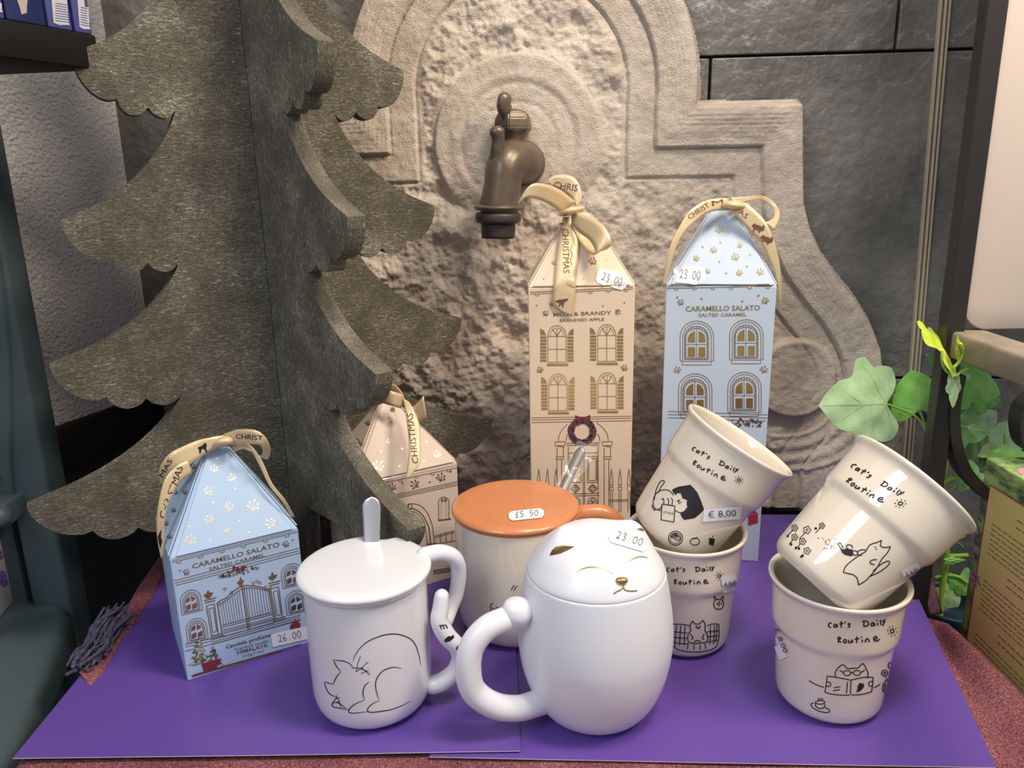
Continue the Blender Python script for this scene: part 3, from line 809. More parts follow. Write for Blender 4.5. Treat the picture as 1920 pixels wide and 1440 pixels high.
k.many([[(408, 930), (395, 965), (383, 1020)], [(452, 962), (430, 980), (412, 1005)], [(385, 1018), (420, 990)], [(410, 1028), (455, 1008)], [(270, 1148), (285, 1180), (300, 1205)], [(262, 1172), (293, 1163)], [(272, 1196), (292, 1180)], [(290, 1192), (298, 1215)]], T6, 1.1)
dr_ = k.build('cat_drawing', M['ink'], W1)
# teaspoon handle through the notch
def spoon(name, label, tip, low, wpx, d_tip, d_low, mt, base, group='teaspoons in the lidded mugs'):
    A = PY(*low, d_low); B = PY(*tip, d_tip); ax = (B-A); L = ax.length; ax.normalize()
    side = CR-ax*CR.dot(ax); side.normalize(); n = ax.cross(side)
    V, Fc = [], []; NS = 40; hw = wpx
    st = []
    for i in range(NS+1):
        t = i/NS
        wv = hw*(1.0-.30*(1-t)) * (math.sqrt(max(0, 1-((t-.86)/.14)**2)) if t > .86 else 1)
        st.append((A+ax*L*t+n*.0012*math.sin(t*3), max(wv, .0003)))
    # bowl inside the mug
    bowl = []
    for p, wv in st:
        for j in range(9):
            u = -1+2*j/8
            V.append(p+side*wv*u+n*(.0010*(1-u*u)))
        for j in range(9):
            u = 1-2*j/8
            V.append(p+side*wv*u+n*(-.0002-.0006*(1-u*u)))
    m_ = 18
    for i in range(NS):
        for j in range(m_): Fc.append((i*m_+j, i*m_+(j+1) % m_, (i+1)*m_+(j+1) % m_, (i+1)*m_+j))
    Fc.append(tuple(range(m_))); Fc.append(tuple(NS*m_+j for j in range(m_)))
    e = thing(name, label, 'spoon', A-ax*.03, group)
    obj('spoon_handle', V, Fc, mt, e)
    # bowl of the spoon, below the handle
    bv, bf = [], []; nb = 16
    for i in range(nb+1):
        t = i/nb; wv = .0135*math.sin(math.pi*min(1, t*1.0))**.6
        for j in range(9):
            u = -1+2*j/8; bv.append(A-ax*(.034*t)+side*wv*u*(.999 if wv else 1)-n*(.004*(1-u*u)*math.sin(math.pi*t))+n*.0005)
    for i in range(nb):
        for j in range(8): bf.append((i*9+j, i*9+j+1, (i+1)*9+j+1, (i+1)*9+j))
    bo = obj('spoon_bowl', bv, bf, mt, e); md = bo.modifiers.new('t', 'SOLIDIFY'); md.thickness = .0008
    return e
sp = spoon('teaspoon', 'steel teaspoon standing up through the lid of the white mug', (696, 931), (697, 1085), .0068, y0+.043, y0+.020, M['steel'], mc)

# --- cream mug with orange lid
c = PZ(966, 946, .107); mc = Vector((c.x, c.y, SH)); y3 = mc.y
W3 = thing('lidded_mug', 'cream mug with an orange lid and orange handle, behind the cat-face mug', 'mug', mc, 'lidded cat mugs')
s3 = .0495/.0416
bp = [(0, 0), (.036, 0), (.0420, .0018), (.0462, .007), (.0485, .015), (.0492, .028), (.0492, .0985), (.048, .0997), (.046, .098), (.0455, .02), (.036, .006), (0, .005)]
body = lathe(bp, 128, 3, at(mc)); s3b = Surf(body)
obj('body', *body, M['cream'], W3)
lc = mc+EZ*.0992; nd = PZ(1040, 913, .107)-lc
lid = lid_disc(lc, .0512, .0072, (nd.x, nd.y), .0085)
lo = obj('lid', *lid, M['orange'], W3); lo['label'] = 'orange glazed lid'
sticker(Surf(lid), lo, 987, 966, (33, -3.5), (1, 9), '£5.50', hs=.55)
obj('handle', *handle_tube([(1072, 968, y3+.004), (1100, 962, y3+.004), (1130, 962, y3+.004), (1154, 975, y3+.004), (1165, 1005, y3+.002), (1160, 1050, y3), (1135, 1085, y3), (1090, 1100, y3)],
                           [.0075, .0070, .0068, .0066, .0064, .0062, .006, .006]), M['orange'], W3)
k = Ink(s3b); T7 = crop(840, 800, 2.4)
k.many([[(285, 735), (291, 722), (299, 713)], [(297, 738), (303, 725), (311, 716)], [(205, 795), (195, 798), (192, 815), (197, 832), (210, 842)], [(198, 815), (212, 822), (222, 812), (232, 822), (242, 812), (252, 818), (250, 828)], [(208, 842), (222, 845), (235, 840)]], T7, 1.6)
k.build('small_drawing', M['ink'], W3)
sp2 = spoon('teaspoon', 'steel teaspoon in a clear wrapper leaning out of the orange lid', (1092, 838), (1036, 960), .0046, y3+.062, y3+.022, M['darksteel'], mc)
# clear wrapper sleeve around it
A = PY(1042, 925, y3+.034); B = PY(1096, 832, y3+.064)
wr = []
def wq(px, py, d): return PY(px, py, y3+d)
stt = [(1036, 920, 1076, 925, .034), (1050, 896, 1080, 900, .041), (1062, 872, 1096, 884, .049), (1074, 848, 1108, 862, .056), (1084, 826, 1118, 840, .063)]
wv, wf = strip([(wq(a, b, d-.006), wq(c_, d_, d-.007)) for a, b, c_, d_, d in stt], 5)
rw = random.Random(4)
wv = [v+Vector((rw.uniform(-1, 1), rw.uniform(-1, 1), rw.uniform(-1, 1)))*.0007 for v in wv]
wo = obj('clear_wrapper', wv, wf, M['wrap'], sp2); wo['label'] = 'clear crinkled plastic wrapper'

# --- cat-face mug
c = PY(1115, 1215, .464); mc = Vector((c.x, .464, SR)); y2 = mc.y
W2 = thing('lidded_mug', 'satin white egg-shaped mug whose lid is a smiling cat face with gold details', 'mug', mc, 'lidded cat mugs')
bp = [(0, 0), (.027, 0), (.0325, .0015), (.0380, .006), (.0440, .016), (.0495, .032), (.0522, .048), (.0528, .060), (.0516, .076), (.0492, .092), (.0468, .1045), (.0462, .1058), (.0450, .1060), (.0440, .104), (.046, .09), (.048, .06), (.040, .02), (.02, .006), (0, .006)]
body = lathe(bp, 144, 3, at(mc)); s2 = Surf(body)
obj('body', *body, M['matte'], W2)
LT = mc+EZ*.1062
def earpos(px, py):
    d = ray(px, py); best = None
    return PZ(px, py, LT.z+.021)-LT
e1 = Vector((*earpos(1052, 1020).xy, 0)); e2 = Vector((*earpos(1196, 990).xy, 0))
fl = -(Vector((e2.x-e1.x, e2.y-e1.y, 0)).cross(EZ)).normalized()
fdir = Vector((CAM.x-mc.x+.10, CAM.y-mc.y, 0)).normalized()
def catbump(p):
    q = Vector(p)
    for e in (e1, e2):
        ex = Vector((p.x-e.x, p.y-e.y, 0)); out = Vector((e.x, e.y, 0)).normalized()
        f = fdir
        s = ex.dot(Vector((-f.y, f.x, 0))); tt = ex.dot(f)
        # ear: sharp forward face, soft back
        a = math.exp(-(s/.011)**2)
        prof = math.exp(-(tt/.013)**2) if tt < 0 else math.exp(-(tt/.0045)**2)
        q.z += .0070*a*prof
    return q
lp = [(0, .0300), (.008, .0297), (.018, .0275), (.027, .0232), (.0355, .0165), (.0412, .0095), (.0448, .0040), (.0460, .0010), (.0455, 0), (.043, -.0005), (.02, -.0005), (0, -.0005)]
lid = lathe(lp, 180, 6, at(LT), catbump); s2l = Surf(lid)
lo = obj('lid', *lid, M['matte'], W2); lo['label'] = 'cat face lid'
k = Ink(s2l, .0003)
k.many([[(580, 655), (615, 637), (650, 632), (700, 638), (745, 662)], [(790, 635), (812, 610), (840, 592), (870, 585), (897, 592)]], T7, 2.0, taper=True)
k.many([[(745, 752), (760, 742), (776, 736)], [(776, 736), (788, 722), (786, 706)], [(788, 722), (797, 735), (820, 740), (850, 738)]], T7, 2.6)
k.build('face_lines', M['gold'], lo)
hp = s2l.hit(*T7([(780, 693)])[0], .0004)
nv = lathe([(0, -.0022), (.0028, -.0016), (.0036, 0), (.0028, .0016), (0, .0022)], 20, 3, at(hp)@Matrix.Diagonal((1.1, .7, 1, 1)))
obj('nose', *nv, M['gold'], lo)
k = Ink(s2l, .0004)
k.fill(T7([(458, 580), (470, 556), (488, 538), (520, 536), (570, 541), (540, 556), (505, 572)]), 2); k.build('inner_ear', M['gold'], lo); k = Ink(s2l, .0004); k.fill(T7([(842, 470), (852, 458), (868, 455), (878, 462), (881, 476), (862, 478)]), 2)
k.build('inner_ear', M['gold'], lo)
sticker(s2l, lo, 1179, 1009, (37, 11), (-4, 18), '23.00', hs=.36)
hd = obj('handle', *handle_tube([(975, 1152, y2-.020), (950, 1160, y2-.024), (912, 1178, y2-.030), (885, 1212, y2-.034), (878, 1255, y2-.036), (888, 1295, y2-.036), (925, 1322, y2-.034), (970, 1328, y2-.028), (1015, 1316, y2-.018)],
                           [.0085, .0080, .0080, .0082, .0084, .0084, .0084, .0084, .0086]), M['matte'], W2)
kb = PY(969, 1148, y2-.022)
obj('handle_knob', *lathe([(0, -.0098), (.006, -.0080), (.0095, -.003), (.0098, .002), (.007, .0075), (0, .0098)], 32, 4, at(kb)), M['matte'], W2)

# --- four cream cups with cat drawings
CP = [(0, 0), (.029, 0), (.0335, .0012), (.0372, .0045), (.0388, .010), (.0404, .030), (.0418, .0495), (.0424, .0535), (.0442, .0570), (.0450, .0600), (.0456, .070), (.0463, .0820), (.0472, .0860), (.0490, .0885), (.0497, .0902), (.0490, .0915), (.0470, .0910), (.0450, .0880), (.0438, .070), (.0425, .0600), (.0400, .0520), (.0380, .030), (.0355, .008), (.030, .0045), (0, .004)]
CP = [(r*.915, z*1.04) for r, z in CP]
def cup(label, Mx):
    V, Fc = lathe(CP, 128, 3, Mx)
    b = Mx @ Vector((0, 0, 0))
    e = thing('cup', label, 'cup', b, "cream cups with cat drawings"); obj('body', V, Fc, M['cream'], e)
    return e, Surf((V, Fc))
def lettering(e, S, aC, ay, aR, extra=None):
    """place the two handwritten lines by three anchor points: start of line one, end of it, start of line two"""
    A = np.array([[200, 910, 1], [432, 903, 1], [238, 972, 1]], float); B = np.array([aC, ay, aR], float)
    Mt = np.linalg.solve(A, B)
    def tr(pts): return [tuple(np.array([x, y, 1])@Mt) for x, y in pts]
    k = Ink(S); wd = 2.1*math.hypot(ay[0]-aC[0], ay[1]-aC[1])/86
    L = [[(209, 899), (199, 901), (195, 912), (205, 920)], [(229, 905), (220, 907), (219, 917), (228, 915), (230, 905), (233, 919)], [(250, 893), (249, 920)], [(241, 905), (259, 902)], [(268, 895), (266, 903)],
         [(289, 904), (279, 906), (287, 914), (277, 921)], [(340, 896), (358, 896), (367, 905), (360, 915), (344, 917)], [(347, 897), (346, 916)], [(389, 903), (379, 906), (379, 916), (388, 914), (389, 903), (394, 916)],
         [(405, 904), (406, 915)], [(418, 892), (420, 914)], [(427, 893), (432, 904)], [(438, 889), (434, 904), (427, 917)],
         [(231, 966), (240, 959), (245, 966), (235, 972), (247, 982)], [(237, 964), (235, 983)], [(280, 971), (280, 983), (289, 983), (294, 971)], [(294, 971), (297, 984)],
         [(315, 958), (314, 986)], [(305, 970), (326, 967)], [(337, 971), (338, 984)], [(351, 971), (352, 985)], [(352, 976), (361, 968), (369, 984)], [(388, 972), (401, 969), (397, 960), (388, 965), (389, 977), (402, 979), (413, 972)]]
    k.many(L, tr, wd, step=2.5)
    k.stroke(tr([(269, 973), (263, 970), (257, 977), (262, 984), (269, 981)]), wd, closed=True, step=2.5)
    for x, y in ((403, 894), (336, 962)): k.dot(*tr([(x, y)])[0], wd*.6)
    cx, cy = 467, 940
    k.stroke(tr([(cx+8*math.cos(a), cy+8*math.sin(a)) for a in [i*.785 for i in range(8)]]), wd*.85, closed=True, step=2)
    for i in range(8):
        a = i*.785+.2; k.stroke(tr([(cx+17*math.cos(a), cy+17*math.sin(a)), (cx+22*math.cos(a), cy+22*math.sin(a))]), wd*.8)
    k.build('lettering', M['ink'], e)
# back left pair, lower cup
c = PZ(1288, 991, .095); b3 = Vector((c.x, c.y, SR))
C3, S3 = cup('upright cream cup with a cat in a woven basket drawing, behind the cat-face mug', at(b3))
lettering(C3, S3, (1252.2, 1068.6), (1336, 1066.1), (1266, 1091))
T8 = crop(1180, 740, 2.769)
k = Ink(S3)
k.many([[(222, 1190), (215, 1230), (213, 1270), (222, 1300), (260, 1325), (320, 1335), (390, 1332), (440, 1315), (458, 1290), (465, 1240), (463, 1190)], [(463, 1190), (430, 1190), (403, 1199)], [(222, 1190), (270, 1192), (313, 1198)],
  [(245, 1196), (240, 1250), (236, 1308)], [(268, 1198), (264, 1250), (262, 1300)], [(290, 1200), (286, 1250), (285, 1300)], [(420, 1200), (420, 1250), (417, 1296)], [(440, 1196), (440, 1240), (436, 1296)], [(454, 1194), (452, 1240), (448, 1285)],
  [(218, 1228), (255, 1233), (302, 1237)], [(214, 1254), (255, 1262), (300, 1264)], [(216, 1280), (255, 1290), (302, 1293)], [(405, 1230), (435, 1228), (463, 1224)], [(408, 1256), (435, 1254), (461, 1250)], [(404, 1282), (430, 1280), (456, 1272)],
  [(337, 1297), (335, 1325)], [(368, 1297), (368, 1325)], [(393, 1290), (397, 1320)], [(305, 1290), (302, 1322)]], T8, 1.7)
k.many([[(320, 1226), (315, 1200), (328, 1174)], [(328, 1174), (340, 1188), (352, 1190), (366, 1188)], [(366, 1188), (382, 1172), (394, 1198), (391, 1222)], [(391, 1222), (403, 1240), (406, 1265), (398, 1284), (355, 1290), (312, 1286), (303, 1262), (308, 1240), (320, 1226)],
  [(345, 1199), (352, 1204)], [(363, 1204), (370, 1199)], [(347, 1208), (352, 1212), (357, 1209), (362, 1212), (368, 1208)], [(317, 1242), (330, 1260), (324, 1272)], [(388, 1242), (380, 1262), (388, 1272)], [(335, 1282), (352, 1275), (372, 1282)]], T8, 1.9)
k.ring(*T8([(463, 1087)])[0], 9.4, 9.6, 1.8)
k.many([[(441, 1065), (440, 1046), (455, 1062)], [(474, 1060), (486, 1046), (488, 1066)], [(455, 1078), (455, 1092)], [(465, 1068), (465, 1100)], [(475, 1078), (476, 1090)], [(195, 1066), (206, 1062), (216, 1070), (214, 1086), (205, 1112)], [(196, 1082), (214, 1084)]], T8, 1.8)
k.build('cat_drawing', M['ink'], C3)
sticker(S3, C3, *T8([(522, 975)])[0], (15.5, -4), (2.5, 15), '€ 8,00', 'font', hs=.34, notch=False)
# upper cup leaning in it
def tilted(rim_c, base_c, y_rim, y_base, spin=0.0):
    A = PY(*base_c, y_base); B = PY(*rim_c, y_rim); ax = (B-A).normalized()
    x = CR-ax*CR.dot(ax); x.normalize(); yv = ax.cross(x)
    Mx = Matrix((x, yv, ax)).transposed().to_4x4(); Mx.translation = A
    return Mx
def tilt_fit(rim_c, depth, dirpx, fwd):
    """axis from screen direction dirpx and forward lean; rim centre at the given point"""
    B = PY(*rim_c, depth)
    ax = (CR*dirpx[0]+CU*dirpx[1]).normalized()*math.cos(fwd)+F*math.sin(fwd); ax.normalize()
    A = B-ax*.094; x = CR-ax*CR.dot(ax); x.normalize(); yv = ax.cross(x)
    Mx = Matrix((x, yv, ax)).transposed().to_4x4(); Mx.translation = A; return Mx
M4_ = tilt_fit((1387, 824), b3.y+.004, (.535, .845), -.24)
C4, S4 = cup('cream cup with a cat sleeping on a black pillow, leaning in the basket cat cup', M4_)
lettering(C4, S4, (1300.5, 842), (1380.4, 882), (1302, 868))
k = Ink(S4)
k.fill(T8([(222, 493), (240, 483), (262, 476), (290, 470), (318, 468), (335, 485), (355, 510), (372, 550), (388, 597), (365, 620), (340, 640), (312, 648), (285, 650), (275, 640), (268, 628), (264, 612), (292, 605), (303, 585), (297, 568), (301, 546), (277, 545), (272, 520), (262, 510), (240, 518), (228, 510)]), 3)
k.many([[(230, 522), (205, 497), (165, 497), (135, 520), (125, 555), (132, 590), (165, 602)], [(130, 545), (140, 495), (160, 455), (176, 446), (183, 455), (165, 480), (150, 510)], [(118, 572), (122, 585), (132, 600), (140, 590)],
  [(168, 545), (178, 540), (180, 570)], [(195, 540), (204, 545), (204, 575)], [(215, 535), (224, 545), (222, 574)], [(150, 595), (162, 590), (170, 575)], [(236, 600), (262, 612), (285, 606), (303, 585)], [(248, 552), (258, 548)], [(262, 545), (256, 560), (264, 565)], [(266, 560), (272, 556)]], T8, 1.7)
k.many([[(170, 568), (165, 650)], [(165, 650), (232, 661)], [(232, 661), (237, 578)], [(237, 578), (170, 568)]], T8, 1.8, smooth=False)
k.text('chips', *T8([(176, 614), (228, 622)]), 5)
k.ring(*T8([(240, 745)])[0], 13.2, 13, 1.7); k.ring(*T8([(240, 745)])[0], 10, 9.8, 1.2)
k.many([[(216, 737), (240, 720), (264, 745), (250, 757), (216, 737)], [(222, 735), (255, 748)], [(330, 748), (345, 744), (352, 738)]], T8, 1.6)
k.fill(T8([(226, 732), (242, 722), (258, 740), (240, 738)]), 1.5)
k.ring(*T8([(340, 762)])[0], 8.6, 6.6, 1.7)
k.fill(T8([(413, 742), (445, 748), (436, 783), (414, 778)]), 2); k.stroke(T8([(430, 742), (436, 730)]), 1.4)
k.build('cat_drawing', M['ink'], C4)
sticker(S4, C4, *T8([(482, 617)])[0], (35, -3), (-2, 12), '€ 8,00', 'font', hs=.5, notch=False)
# right pair, lower cup
c = PZ(1573, 1081, .095); b1 = Vector((c.x, c.y, SR))
C1, S1c = cup('upright cream cup with a cat in glasses reading a book drawing, at the right front', at(b1))
lettering(C1, S1c, (1555.6, 1172.6), (1656.7, 1166.7), (1573, 1200))
TR = crop(1280, 960, 3.0)
k = Ink(S1c)
k.many([[(862, 932), (857, 912), (862, 893), (878, 872), (903, 856)], [(903, 856), (915, 868), (928, 882)], [(928, 882), (958, 878), (985, 878)], [(985, 878), (1000, 862), (1013, 850)], [(1013, 850), (1028, 872), (1040, 900), (1042, 920), (1036, 934)],
  [(946, 903), (955, 900), (962, 903)], [(882, 890), (903, 901)], [(1002, 901), (1024, 888)], [(812, 922), (808, 965), (800, 1012)], [(800, 1012), (830, 1022), (875, 1028), (938, 1030)], [(946, 1028), (1000, 1026), (1062, 1010)], [(1062, 1010), (1068, 970), (1070, 928)], [(1070, 928), (1010, 930), (945, 945)], [(945, 945), (880, 932), (812, 922)],
  [(946, 948), (943, 1026)], [(926, 955), (921, 1020)], [(812, 955), (826, 957), (833, 968), (826, 980), (806, 980)], [(1066, 950), (1050, 956), (1046, 967), (1052, 978), (1066, 978)], [(850, 988), (888, 981)], [(846, 1005), (884, 998)],
  [(710, 948), (750, 970), (795, 986)], [(1075, 988), (1090, 980), (1110, 967)], [(745, 1075), (752, 1095), (775, 1105), (795, 1098), (802, 1080)], [(736, 1072), (722, 1082), (735, 1102), (775, 1122), (815, 1127), (826, 1114), (800, 1098)],
  [(985, 1005), (980, 1012)], [(1010, 962), (1018, 975), (1010, 990), (995, 1005)], [(1000, 960), (988, 975), (985, 992), (992, 1003)]], TR, 1.9)
k.fill(TR([(1000, 962), (1012, 968), (1014, 980), (1002, 998), (990, 1002), (987, 985)]), 1.5); k.fill(TR([(975, 1002), (990, 998), (996, 1010), (980, 1012)]), 1.5)
for cx, cy, rx, ry in ((924, 905, 20, 14), (980, 904, 20, 14), (774, 1070, 27, 10), (1135, 905, 17, 16), (1135, 905, 5, 5), (1165, 862, 9, 16)): k.ring(*TR([(cx, cy)])[0], rx/3, ry/3, 1.8)
k.many([[(1140, 922), (1150, 945)], [(1163, 880), (1158, 945)], [(1132, 958), (1124, 995), (1135, 1015), (1152, 1012), (1160, 985), (1163, 958)], [(1140, 965), (1135, 1005)], [(1152, 965), (1146, 1008)]], TR, 2.2)
k.fill(TR([(1138, 945), (1160, 938), (1163, 956), (1134, 960)]), 1.5)
for i in (0, 1, 2): k.stroke(TR([(762+12*i, 1046), (764+12*i, 1056)]), 2.2)
k.build('cat_drawing', M['ink'], C1)
sticker(S1c, C1, 1458, 1203, (13, 31), (7, -4), '€ 8,00', 'font', hs=.6, notch=False)
# upper right cup
M2_ = tilt_fit((1711, 905), b1.y+.004, (.68, .735), -.06)
C2, S2c = cup('cream cup with a cat watering flowers drawing, leaning inside the reading cat cup', M2_)
lettering(C2, S2c, (1599.5, 874), (1688.6, 925), (1591.5, 901))
T5 = crop(1420, 800, 4.114)
k = Ink(S2c)
k.many([[(845, 945), (870, 910), (920, 893), (958, 876)], [(958, 876), (950, 915), (975, 930), (1028, 925)], [(1028, 925), (1000, 975), (960, 1020), (920, 1090), (870, 1150), (830, 1190), (780, 1220)], [(780, 1220), (770, 1170), (740, 1140)], [(740, 1140), (700, 1132), (662, 1122)], [(662, 1122), (680, 1080), (720, 1040), (790, 990), (835, 962), (845, 945)],
  [(893, 1112), (940, 1070), (985, 1042), (1012, 1036), (1020, 1048), (1000, 1075), (940, 1120), (865, 1155)], [(922, 1024), (885, 1028), (868, 1045), (882, 1058), (905, 1062)], [(835, 950), (800, 950), (775, 965), (780, 988), (808, 992)], [(655, 960), (635, 925), (622, 905), (642, 900), (662, 935)],
  [(688, 932), (694, 912), (728, 916), (735, 938)], [(738, 955), (765, 960), (775, 978), (760, 992), (735, 985)], [(905, 925), (915, 930)], [(915, 940), (922, 948)]], T5, 1.9)
k.fill(T5([(645, 940), (668, 948), (690, 935), (735, 950), (743, 980), (728, 1000), (700, 998), (670, 985), (652, 970)]), 2)
rng = random.Random(2)
for i in range(26):
    k.dot(*T5([(rng.uniform(465, 605), rng.uniform(855, 945))])[0], .9)
for (cx, cy, r) in ((290, 782, 22), (385, 797, 26), (500, 765, 20), (290, 853, 22), (350, 885, 23), (385, 958, 24)):
    p = T5([(cx, cy)])[0]
    k.stroke([(p[0]+(r/4.1)*(1+.18*math.cos(5*a))*math.cos(a), p[1]+(r/4.1)*(1+.18*math.cos(5*a))*math.sin(a)) for a in [i*math.pi/10 for i in range(20)]], 1.4, closed=True, step=2); k.ring(p[0], p[1], 2.0, 2.0, 1.2)
k.many([[(372, 818), (328, 862)], [(487, 782), (450, 820)], [(275, 800), (240, 835)], [(275, 872), (248, 908)], [(335, 905), (292, 948)]], T5, 1.5)
for x, y in ((236, 845), (452, 786), (262, 908), (300, 935), (322, 940), (350, 995), (342, 1002)): k.dot(*T5([(x, y)])[0], 2.6)
k.build('cat_drawing', M['ink'], C2)
sticker(S2c, C2, *T5([(1185, 1118)])[0], (15, -8), (6, 12), '€ 8,00', 'font', hs=.4, notch=False)
# ------------------------------------------------------------------ gift boxes shaped like houses
def house(label, A, B, depth, ztop, card, z0=SH, truncated=.004, group='house-shaped gift boxes', tilt=0.0):
    """A, B: front eave corners (world); depth away from the viewer; ztop: apex height"""
    A, B = Vector(A), Vector(B); z = (A.z+B.z)/2; A.z = B.z = z
    e = (B-A); wd = e.length; e.normalize(); nb = Vector((-e.y, e.x, 0)); nb = nb if nb.y > 0 else -nb
    base = (A+B)/2+nb*depth/2; base.z = z0
    T = thing('gift_box', label, 'gift box', base, group)
    walls = boxm(Vector((A.x, A.y, z0)), e*wd, nb*depth, EZ*(z-z0), .0008, 2)
    w_ = obj('walls', *walls, card, T, smooth=False)
    top = (A+B)/2+nb*depth/2; top.z = ztop; t = truncated
    bm = bmesh.new(); th = .0004
    lo = [A, B, B+nb*depth, A+nb*depth]; hi = [top-e*t*2.2-nb*t, top+e*t*2.2-nb*t, top+e*t*2.2+nb*t, top-e*t*2.2+nb*t]
    lv = [bm.verts.new(p) for p in lo]; hv = [bm.verts.new(p) for p in hi]
    for i in range(4): bm.faces.new((lv[i], lv[(i+1) % 4], hv[(i+1) % 4], hv[i]))
    bm.faces.new(hv); bm.faces.new(lv[::-1])
    bmesh.ops.bevel(bm, geom=bm.edges[:], offset=.0007, segments=2, affect='EDGES', clamp_overlap=True)
    roof = bmd(bm); r_ = obj('roof', *roof, card, T, smooth=False)
    # folded front roof flap standing a little proud, inset from the hips
    parts = []
    for (a, b, c, d_) in ((A, B, hi[1], hi[0]), (lo[3], A, hi[0], hi[3]), (B, lo[2], hi[2], hi[1])):
        n = (b-a).cross(d_-a).normalized(); 
        if n.z < 0: n = -n
        ins = .0035
        u = (b-a).normalized(); pa = a+u*ins+(d_-a).normalized()*.001; pb = b-u*ins+(c-b).normalized()*.001
        pc = c-u*.0012; pd = d_+u*.0012
        parts.append(prism([pa+n*.0003, pb+n*.0003, pc+n*.0003, pd+n*.0003], n*.0011, .0004, 1))
    for i, nm in enumerate(('roof_flap', 'roof_flap', 'roof_flap')): obj(nm, *parts[i], card, r_, smooth=False)
    S = Surf(walls, roof, *parts)
    return T, S, w_, r_
def sprig(k, x, y, s, ang=0., w=1.1):
    ca, sa = math.cos(ang), math.sin(ang)
    def r(a, b): return (x+(a*ca-b*sa)*s, y+(a*sa+b*ca)*s)
    k.stroke([r(0, 1), r(.05, 0), r(0, -.75)], w, step=3)
    for a, b in ((-.6, -.35), (.6, -.35), (-.75, .25), (.7, .25)): k.stroke([r(0, .65), r(a, b)], w, step=3)
    for a, b in ((0, -.95), (-.65, -.5), (.65, -.5), (-.85, .15), (.8, .15)): k.dot(*r(a, b), s*.21)
def ribbon(T, stations, tr, ys, name='ribbon', n=6):
    st = []
    for (a, b), y in zip(stations, ys):
        (ax, ay), (bx, by) = tr([a, b]); y1, y2 = (y if isinstance(y, tuple) else (y, y)); st.append((PY(ax, ay, y1), PY(bx, by, y2)))
    V, Fc = strip(st, n); return V, Fc
def rib_on(S, stations, tr, eps=.0016, n=6):
    A = crom([Vector(tr([s[0]])[0]) for s in stations], n); B = crom([Vector(tr([s[1]])[0]) for s in stations], n)
    V, Fc = [], []; W = 4; last = None
    for a, b in zip(A, B):
        row = []
        for j in range(W+1):
            p = a+(b-a)*(j/W); h = S.hit(p.x, p.y, eps)
            if h is None: h = PY(p.x, p.y, last.y-.001) if last is not None else PY(p.x, p.y, .6)
            last = h; row.append(h)
        V += row
    for i in range(len(A)-1):
        for j in range(W):
            k = i*(W+1)+j; Fc.append((k, k+1, k+W+2, k+W+1))
    return V, Fc
def add_ribbon(T, *geo):
    pieces = [obj('ribbon', *geo[0], M['ribbon'], T)]
    pieces[0]['label'] = 'gold satin ribbon bow'
    for g_ in geo[1:]: pieces.append(obj('ribbon_loop', *g_, M['ribbon'], pieces[0]))
    for p in pieces:
        md = p.modifiers.new('t', 'SOLIDIFY'); md.thickness = .0005; md.offset = 0
    return pieces[0], Surf(*geo)
def eave_band(k, L, R_, n, lines=((0, 1.1), (4, 1.1)), sc=4.5):
    """double line and little scallops between px points L and R_"""
    L, R_ = Vector(L), Vector(R_); u = (R_-L).normalized(); v = Vector((-u.y, u.x))
    for o_, w_ in lines: k.stroke([tuple(L+v*o_), tuple(R_+v*o_)], w_, smooth=False)
    o_ = lines[-1][0]
    for i in range(n):
        c = L+(R_-L)*((i+.5)/n)+v*o_
        k.stroke([tuple(c-u*sc), tuple(c-u*sc*.8+v*sc), tuple(c+u*sc*.8+v*sc), tuple(c+u*sc)], 1.0, step=3)

# ---- tall cream house
C2_ = crop(960, 310, 4.365); C3_ = crop(960, 580, 3.788)
A = PY(990, 544, .668); B = PY(1191, 533, .664); ap = PY(1083, 400, .712)
T1, SF1, w1, r1 = house('tall cream house-shaped gift box with louvred gold windows and a wreath above its door', A, B, .080, ap.z, M['ccard'])
k = Ink(SF1)
def shutter_window(k, x0, y0, tr):
    def L(p, w_=1.2, s=False): k.stroke(tr([(x0+a, y0+b) for a, b in p]), w_, smooth=s)
    L([(0, 260), (0, 75)]); L([(130, 75), (130, 260)]); L([(0, 260), (130, 260)]); L([(0, 75), (8, 40), (28, 12), (65, 0), (102, 12), (122, 40), (130, 75)], 1.3, True)
    L([(0, 77), (130, 77)]); L([(65, 20), (65, 260)]); L([(0, 168), (130, 168)]); L([(65, 75), (32, 22)], 1.6); L([(65, 75), (98, 22)], 1.6); L([(15, 75), (25, 40), (65, 15), (105, 40), (115, 75)], 1., True)
    k.fill(tr([(x0-7, y0+270), (x0+143, y0+270), (x0+143, y0+287), (x0-7, y0+287)]))
    for sx, sg in ((-54, 1), (138, -1)):
        k.fill(tr([(x0+sx+(0 if sg > 0 else 44), y0+20), (x0+sx+(24 if sg > 0 else 20), y0+30), (x0+sx+(42 if sg > 0 else 3), y0+68), (x0+sx+(44 if sg > 0 else 0), y0+68), (x0+sx+(0 if sg > 0 else 44), y0+68)]))
        for i in range(8):
            ya = y0+76+i*23.4; k.fill(tr([(x0+sx, ya), (x0+sx+44, ya), (x0+sx+44, ya+17), (x0+sx, ya+17)]))
for x0, y0 in ((255, 115), (608, 108), (262, 458), (611, 450)): shutter_window(k, x0, y0, C3_)
k.build('gold_windows', M['gold'], w1)
k = Ink(SF1)
(a, b) = C2_([(132, 1040), (1005, 996)]); eave_band(k, a, b, 6, ((0, 1.2), (3.5, 1.0)), 3.4)
for y in (770, 785, 803): k.stroke(C3_([(138, y), (868, y-13)]), 1.1, smooth=False)
k.text('MELA & BRANDY', *C3_([(295, 50), (705, 36)]), 7.0, bold=.01); k.text('BRANDIED APPLE', *C3_([(340, 90), (655, 80)]), 5.6, bold=.01)
